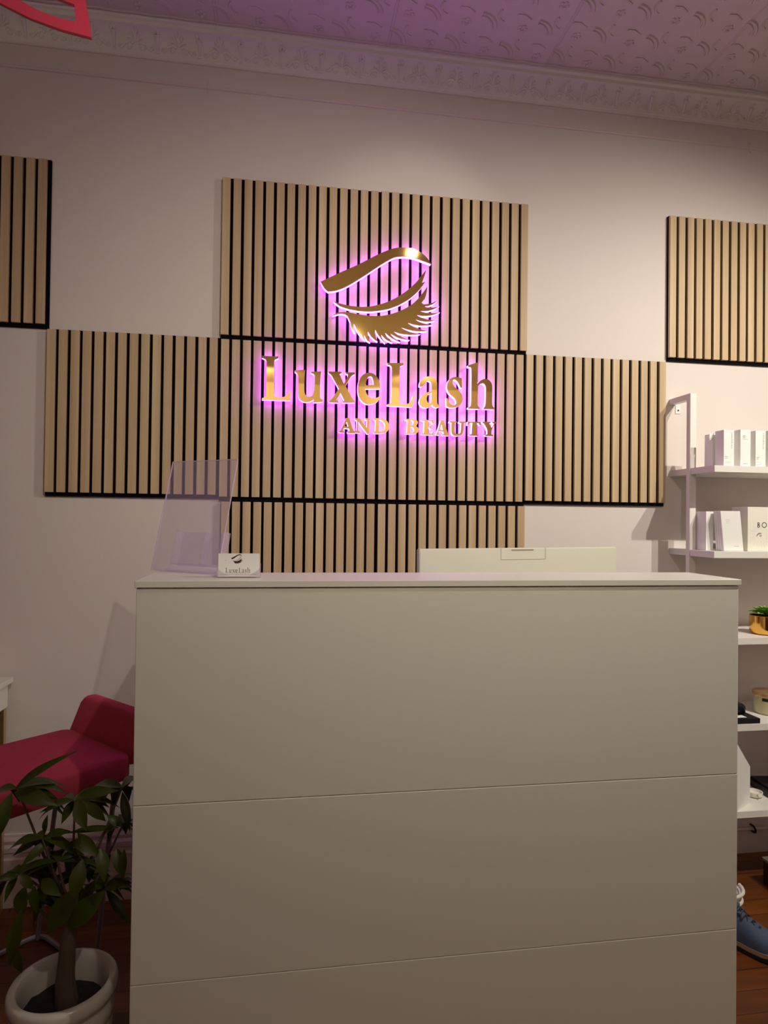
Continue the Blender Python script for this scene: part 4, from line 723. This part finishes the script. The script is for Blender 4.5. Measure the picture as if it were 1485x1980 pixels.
bm = new(); box(bm, -.12, .12, -.065, .065, .0262, .034, .002, Matrix.Translation((2.865, -.135, zs)) @ Matrix.Rotation(-.12, 4, 'Z')); ob('tray_lid', bm, M['black'], t)

# ------------------------------------------------------------------ floor things at right
t = thing('coiled_cable', (2.435, -.31, 0), 'coil of white cable lying on the floorboards behind the desk', 'cable')
bm = new(); pth = []
for i in range(4*24+1):
    a = 2*PI*i/24; tt = i/24
    r = .064+.006*math.sin(tt*2.1)
    pth.append((2.432+r*math.cos(a)+.002*tt, -.31+r*.95*math.sin(a), .0065+.0105*tt+.002*math.sin(a)))
tube(bm, pth, .0062, 8)
ob('cable_loops', bm, M['cable'], t)
t = thing('storage_tray', (2.86, -.40, 0), 'low dark box with a grey rim and white papers on the floor below the shelves', 'box')
bm = new(); box(bm, 2.668, 3.05, -.56, -.235, .0004, .088, .002); ob('box_body', bm, M['dark'], t)
bm = new()
for a in ((2.664, 3.054, -.564, -.552), (2.664, 3.054, -.243, -.231), (2.664, 2.676, -.551, -.244), (3.042, 3.054, -.551, -.244)): box(bm, *a, .0882, .099, .001)
ob('rim', bm, mat('grey_rim', srgb(120, 112, 104), .5), t)
bm = new(); box(bm, 2.684, 3.034, -.544, -.251, .0884, .0935); ob('papers', bm, M['card'], t, smooth=False)
bm = new(); tube(bm, [(2.56, -.034, .105), (3.4, -.034, .105)], .006, 8)
t = tag(ob('wall_pipe', bm, M['trimpink']), 'thin painted pipe running along the baseboard under the shelves', 'pipe')
bm = new(); tube(bm, rpath([(2.782, -.0225, .118), (2.782, -.044, .118), (2.786, -.05, .105), (2.788, -.044, .092), (2.788, -.0225, .092)], .006), .0042, 8)
tag(ob('pipe_clip', bm, M['dark']), 'dark clip holding the thin pipe to the baseboard', 'clip')

# hiking shoe ------------------------------------------------------------
def shoe(org, ang):
    t = thing('hiking_shoe', org, 'blue suede lace-up walking shoe with a tan midsole on the floor right of the desk', 'shoe')
    R = Matrix.Translation(org) @ Matrix.Rotation(ang, 4, 'Z')
    # stations along the foot: s (heel 0 -> toe .30), half width, sole lift
    ST = [(0, .020, .012), (.012, .030, .006), (.04, .036, .002), (.09, .036, .001), (.14, .036, .001), (.19, .044, .001), (.225, .047, .003), (.26, .042, .009), (.285, .030, .016), (.30, .012, .022)]
    def loft(bm, secs, cap=True):
        rings = [[bm.verts.new(R @ Vector(p)) for p in s] for s in secs]
        n = len(rings[0])
        for i in range(len(rings)-1):
            for k in range(n): bm.faces.new((rings[i][k], rings[i][(k+1) % n], rings[i+1][(k+1) % n], rings[i+1][k]))
        if cap: bm.faces.new(rings[0][::-1]); bm.faces.new(rings[-1])
    def band(z0, z1, dw):
        return [[(s, -(w+dw), l+z0), (s, w+dw, l+z0), (s, w+dw, l+z1), (s, -(w+dw), l+z1)] for s, w, l in ST]
    bm = new(); loft(bm, band(.0005, .013, .002))
    for i in range(11):
        s = .02+i*.019; w = .034 if s < .16 else .040
        for sd in (-1, 1): box(bm, s, s+.010, sd*w-.002, sd*w+.002, .0006+(.008 if s > .24 else 0), .012+(.008 if s > .24 else 0), 0, R)
    ob('outsole', bm, M['rubber'], t)
    bm = new(); loft(bm, band(.0132, .026, .0015)); ob('midsole', bm, M['tan'], t, smooth=True)
    TOPZ = [.085, .105, .112, .108, .112, .085, .070, .060, .052, .042]
    secs = []
    for (s, w, l), tz in zip(ST, TOPZ):
        z0 = l+.0262; h = l+tz-z0; sec = []
        for k in range(13):
            a = PI*k/12; c = math.cos(a); sn = math.sin(a)
            wx = w*(1-.38*(sn**2)) if s < .16 else w
            sec.append((s, -wx*c*abs(c)**-.25 if abs(c) > .01 else 0, z0+h*sn**.85))
        secs.append(sec)
    # smoother interpolation along the foot
    fine = []
    for i in range(len(secs)-1):
        for q in range(3):
            f = q/3; fine.append([tuple(A[j]*(1-f)+B[j]*f for j in range(3)) for A, B in zip(secs[i], secs[i+1])])
    fine.append(secs[-1])
    bm = new(); loft(bm, fine)
    up_ = ob('upper', bm, M['blue'], t, auto=75)
    bm = new(); n = 20
    tube(bm, [R @ V(.068+.045*math.cos(2*PI*k/n), .026*math.sin(2*PI*k/n), .114+.010*math.cos(2*PI*k/n)**2+.006*math.cos(2*PI*k/n)) for k in range(n)], .006, 8, closed=True)
    ob('collar', bm, M['navy'], t)
    bm = new(); slb = []
    for i in range(3):
        vs = box(bm, .108+.014*i, .124+.014*i, -.020, .020, .128-.012*i-.003, .134-.012*i, .0015, None)
        for v in vs: v.co = R @ v.co
    ob('tongue', bm, M['blue'], t)
    bm = new()
    for i in range(5):
        s = .118+.019*i; z = .127-.0115*i
        for sd in (-1, 1):
            tube(bm, [R @ V(s, -sd*.024, z-.012), R @ V(s+.009, 0, z+.003), R @ V(s+.018, sd*.024, z-.022)], .0021, 6)
    for sd in (-1, 1):
        tube(bm, [R @ Vector(p) for p in rpath([(.114, 0, .134), (.098, sd*.02, .150), (.106, sd*.036, .135), (.118, sd*.006, .136)], .012)], .002, 6)
    ob('laces', bm, M['navy'], t)
shoe((2.250, -.425, 0), math.radians(-56))

# ------------------------------------------------------------------ red stool
e_ = V(.727, .687, 0); p_ = V(.687, -.727, 0); B0 = V(.168, -.247, 0)
t = thing('bar_stool', tuple(V(.16, -.48, 0)), 'red upholstered stool with a low backrest and grey steel sled base left of the desk', 'stool')
ZS = .69
def rrect(c, ux, uy, hx, hy, r, n=6):
    o = []
    for sx, sy, a0 in ((1, 1, 0), (-1, 1, 90), (-1, -1, 180), (1, -1, 270)):
        for k in range(n+1):
            a = math.radians(a0+90*k/n); o.append(c+ux*(sx*(hx-r)+r*math.cos(a))+uy*(sy*(hy-r)+r*math.sin(a)))
    return o
cs = B0+p_*.186-e_*.185
def ringsolid(bm, levels):
    R_ = [[bm.verts.new(v) for v in L] for L in levels]; n = len(R_[0])
    for i in range(len(R_)-1):
        for k in range(n): bm.faces.new((R_[i][k], R_[i][(k+1) % n], R_[i+1][(k+1) % n], R_[i+1][k]))
    bm.faces.new(R_[0][::-1]); bm.faces.new(R_[-1])
bm = new(); lv = []
for dz, ins in ((-.072, .012), (-.070, .004), (-.060, 0), (-.012, 0), (-.004, .003), (0, .010)):
    lv.append([v+V(0, 0, ZS+dz) for v in rrect(cs, p_, e_, .187-ins, .19-ins, .028)])
ringsolid(bm, lv); ob('seat', bm, M['red'], t, auto=50)
bm = new(); lv = []
for f, ins in ((0, .003), (.03, 0), (.5, 0), (.85, 0), (.95, .006), (1, .014)):
    c = B0+p_*.186+e_*(.016+.046*f); hy = .024-ins*.5; lv.append([v+V(0, 0, ZS-.03+.125*f) for v in rrect(c, p_, e_, .190-ins-.012*f, hy, hy*.8)])
ringsolid(bm, lv); ob('backrest', bm, M['red'], t, auto=50)
K = [V(.082, -.197, .010), V(.345, -.455, .010), V(.085, -.745, .010), V(-.20, -.475, .010)]
bm = new(); mid = [(K[i]+K[(i+1) % 4])/2 for i in range(4)]
loop = []
for i in range(4): 
    q = rpath([mid[i-1], K[i], mid[i]], .05, 6); loop += q[:-1]
tube(bm, loop, .0078, 8, closed=True)
ob('sled_base', bm, M['steel'], t)
seatc = [cs+p_*s1*.155+e_*s2*.155+V(0, 0, ZS-.071) for s1, s2 in ((-1, 1), (1, 1), (1, -1), (-1, -1))]
cen = (K[0]+K[1]+K[2]+K[3])/4
for k in range(4):
    bm = new(); b = K[k]+(cen-K[k]).normalized()*.03; tube(bm, [b, seatc[k]], .0072, 8); ob('leg', bm, M['steel'], t)

# ------------------------------------------------------------------ potted money tree
px, py = .357, -.865
t = thing('potted_money_tree', (px, py, 0), 'small money tree with drooping green leaves in a ribbed white ceramic pot', 'plant')
R0 = .1165
prof = [(0, .0005), (.078, .0005), (.082, .006)]
for i in range(0, 41):
    f = i/40; z = .012+.243*f; prof.append((.084+.024*f+.0055*abs(math.sin(f*2*PI*2.5)), z))
prof += [(.107, .262), (.114, .268), (R0+.001, .280), (R0, .293), (.112, .3), (.101, .3), (.096, .294), (.094, .280), (.090, .266), (.089, .12), (0, .12)]
bm = new(); lathe(bm, prof, (px, py, 0), 64); ob('pot', bm, M['pot'], t, auto=70)
bm = new(); lathe(bm, [(0, .246), (.03, .250), (.06, .244), (.0885, .238), (.0885, .13), (0, .13)], (px, py, 0), 30)
for v in bm.verts:
    if v.co.z > .2: v.co.z += random.uniform(-.003, .004)
ob('soil', bm, M['soil'], t)
CL = [(.244, -.85, .739), (.379, -.88, .717), (.477, -.86, .732), (.314, -.89, .638), (.35, -.90, .59), (.258, -.86, .55), (.447, -.86, .504), (.479, -.85, .644), (.385, -.82, .513), (.269, -.83, .472)]
bm = new()
tube(bm, rpath([(.362, py, .235), (.364, py, .33), (.370, py, .42), (.372, py-.005, .47)], .05), [.0235, .021, .018, .016, .0155, .015, .0145, .014, .014, .0135, .013, .013, .013, .012, .012, .012][:16], 12) if False else tube(bm, [(.366, py, .235), (.360, py, .30), (.364, py, .37), (.370, py, .44), (.374, py, .50)], [.026, .021, .018, .016, .012], 12)
for c in CL:
    c = V(*c); s = V(.370, py, .40+.10*random.random()); m_1 = (s+c)/2+V(0, 0, -.015)
    tube(bm, [s, m_1, c], [.0045, .003, .0022], 6)
ob('trunk', bm, M['bark'], t)
bm = new(); rp = random.Random(5)
for x0, y0, z0, x1, y1, z1, w in LEAVES:
    blade(bm, (x0, y0, z0), (x1, y1, z1), w*.78, V(rp.uniform(-.25, .25), -.8, .55), .22, .06, 10, 0, 1.15)
for c in CL:       # further leaflets at the back of each cluster
    c = V(*c)
    for k in range(11):
        a = rp.uniform(10, 170); L = rp.uniform(.07, .13)
        d = V(math.cos(math.radians(a)), math.sin(math.radians(a)), rp.uniform(-.75, -.1)).normalized()*L
        e2 = c+d
        if e2.x > .500: e2.x = .500
        blade(bm, c, e2, rp.uniform(.022, .034), V(0, -.3, .9), .2, .15, 9, 0, 1.15)
ob('foliage', bm, M['leaf'], t, auto=80)

# ------------------------------------------------------------------ console table at far left
t = thing('console_table', (-.62, -.12, 0), 'white topped table with gold legs, just cut off by the left edge of the photo', 'table')
bm = new(); box(bm, -1.15, -.078, -.215, -.03, .788, .806, .002); ob('table_top', bm, M['white'], t)
bm = new(); box(bm, -1.13, -.092, -.20, -.04, .705, .7875, .001); ob('apron', bm, M['white'], t)
for x in (-1.12, -.115):
    for y in (-.195, -.06):
        bm = new(); box(bm, x, x+.02, y, y+.02, 0, .7045, .001); ob('leg', bm, M['brassleg'], t)

# ------------------------------------------------------------------ hanging coral ornament
Q = thing('hanging_ornament', (.36, -1.2, 2.25), 'coral pink cut-out acrylic shape hanging at the top left of the photo', 'ornament')
O1 = [(0.1985, 2.391), (0.2677, 2.3307), (0.3202, 2.2973), (0.3732, 2.2758), (0.4268, 2.2618), (0.4783, 2.2539), (0.4732, 2.2891), (0.4662, 2.3249), (0.4536, 2.3812), (0.371, 2.4027), (0.2661, 2.4201)]
O2 = [(0.4516, 2.2795), (0.4484, 2.3109), (0.4213, 2.3187), (0.3722, 2.3349), (0.3193, 2.3522), (0.2933, 2.3485), (0.3198, 2.3238), (0.3489, 2.3088), (0.3906, 2.2906), (0.422, 2.2823)]
O3 = [(0.4326, 2.3444), (0.4268, 2.3676), (0.367, 2.383), (0.2838, 2.3944), (0.2581, 2.3906), (0.3016, 2.3686), (0.3719, 2.3521)]
ob('cut_out_plate', fill([O1, O2, O3], -1.204, -1.196), M['coral'], Q, smooth=False)
for x, z in ((.25, 2.402), (.43, 2.3815)):
    bm = new(); tube(bm, [(x, -1.2, z), (x, -1.2, ZC-.0005)], .0006, 5); ob('hanging_wire', bm, M['steel'], Q)

# ------------------------------------------------------------------ light
def spot(name, loc, tgt, power, deg, blend, col, rad=.03):
    l = bpy.data.lights.new(name, 'SPOT'); l.energy = power; l.spot_size = math.radians(deg); l.spot_blend = blend; l.color = col; l.shadow_soft_size = rad
    o = bpy.data.objects.new(name, l); COL.objects.link(o); o.location = loc
    o.rotation_euler = (Vector(tgt)-Vector(loc)).to_track_quat('-Z', 'Y').to_euler(); return o
def point(name, loc, power, col, rad=.1):
    l = bpy.data.lights.new(name, 'POINT'); l.energy = power; l.color = col; l.shadow_soft_size = rad
    o = bpy.data.objects.new(name, l); COL.objects.link(o); o.location = loc; return o
WARM = (1.0, .86, .66)
WARM = (1.0, .92, .77)
spot('track_spot_left', (1.33, -2.38, 2.70), (1.0, 0, 1.42), 66, 80, 1, WARM, .018)
spot('track_spot_right', (3.14, -1.5, 2.7), (2.6, 0, 1.0), 80, 122, 1, (1.0, .95, .81), .015)
spot('track_spot_middle', (2.86, -1.5, 2.7), (1.9, 0, 1.0), 72, 118, 1, (1.0, .95, .81), .015)
spot('track_spot_sign', (1.597, -1.5, 3.0), (1.31, 0, 2.39), 14, 36, .8, WARM, .022)
spot('cornice_fill', (-1.0, -2.6, 2.35), (1.6, 0, 3.15), 14, 100, 1, WARM, .05)  # added fill, no real fixture: lifts the cornice and upper wall
spot('rear_fill_left', (.5, -5.2, 2.9), (.8, -6.2, 2.9), 50, 120, .8, WARM, .05)  # added fill on the unseen rear wall, gives the gold something bright to mirror
spot('rear_fill_right', (2.4, -5.2, 2.9), (2.6, -6.2, 2.9), 50, 120, .8, WARM, .05)  # second added fill for the gold reflections, not a known lamp
spot('ceiling_fill_left', (.6, -3.3, 1.6), (.6, -3.2, 3.1), 34, 140, .8, WARM, .1)  # invented upward fill: brightens the ceiling for soft bounce and gold reflections
spot('ceiling_fill_right', (2.7, -4.4, 1.7), (2.7, -4.4, 3.1), 34, 140, .8, WARM, .1)  # invented upward fill for the rear right of the ceiling

# ------------------------------------------------------------------ camera and view
cam = bpy.data.cameras.new('camera'); cam.sensor_fit = 'HORIZONTAL'; cam.sensor_width = 36; cam.lens = 36*1250/1485
cam.clip_start = .02
co = bpy.data.objects.new('camera', cam); COL.objects.link(co)
r_, u_, f_ = V(0.987912, -0.154554, 0.011949), V(-0.013616, -0.009732, 0.99986), V(0.154416, 0.987936, 0.011719)
co.matrix_world = Matrix(((r_.x, u_.x, -f_.x, .841), (r_.y, u_.y, -f_.y, -2.46), (r_.z, u_.z, -f_.z, 1.3687), (0, 0, 0, 1)))
sc.camera = co
w = bpy.data.worlds.new('world'); sc.world = w; w.use_nodes = True
w.node_tree.nodes['Background'].inputs[0].default_value = (.02, .018, .016, 1)
vs = sc.view_settings; vs.view_transform = 'Standard'; vs.look = 'None'; vs.gamma = 1; vs.exposure = 0; vs.use_curve_mapping = False
cy_ = sc.cycles; cy_.max_bounces = 8; cy_.diffuse_bounces = 4; cy_.glossy_bounces = 4; cy_.transparent_max_bounces = 16; cy_.sample_clamp_indirect = 6
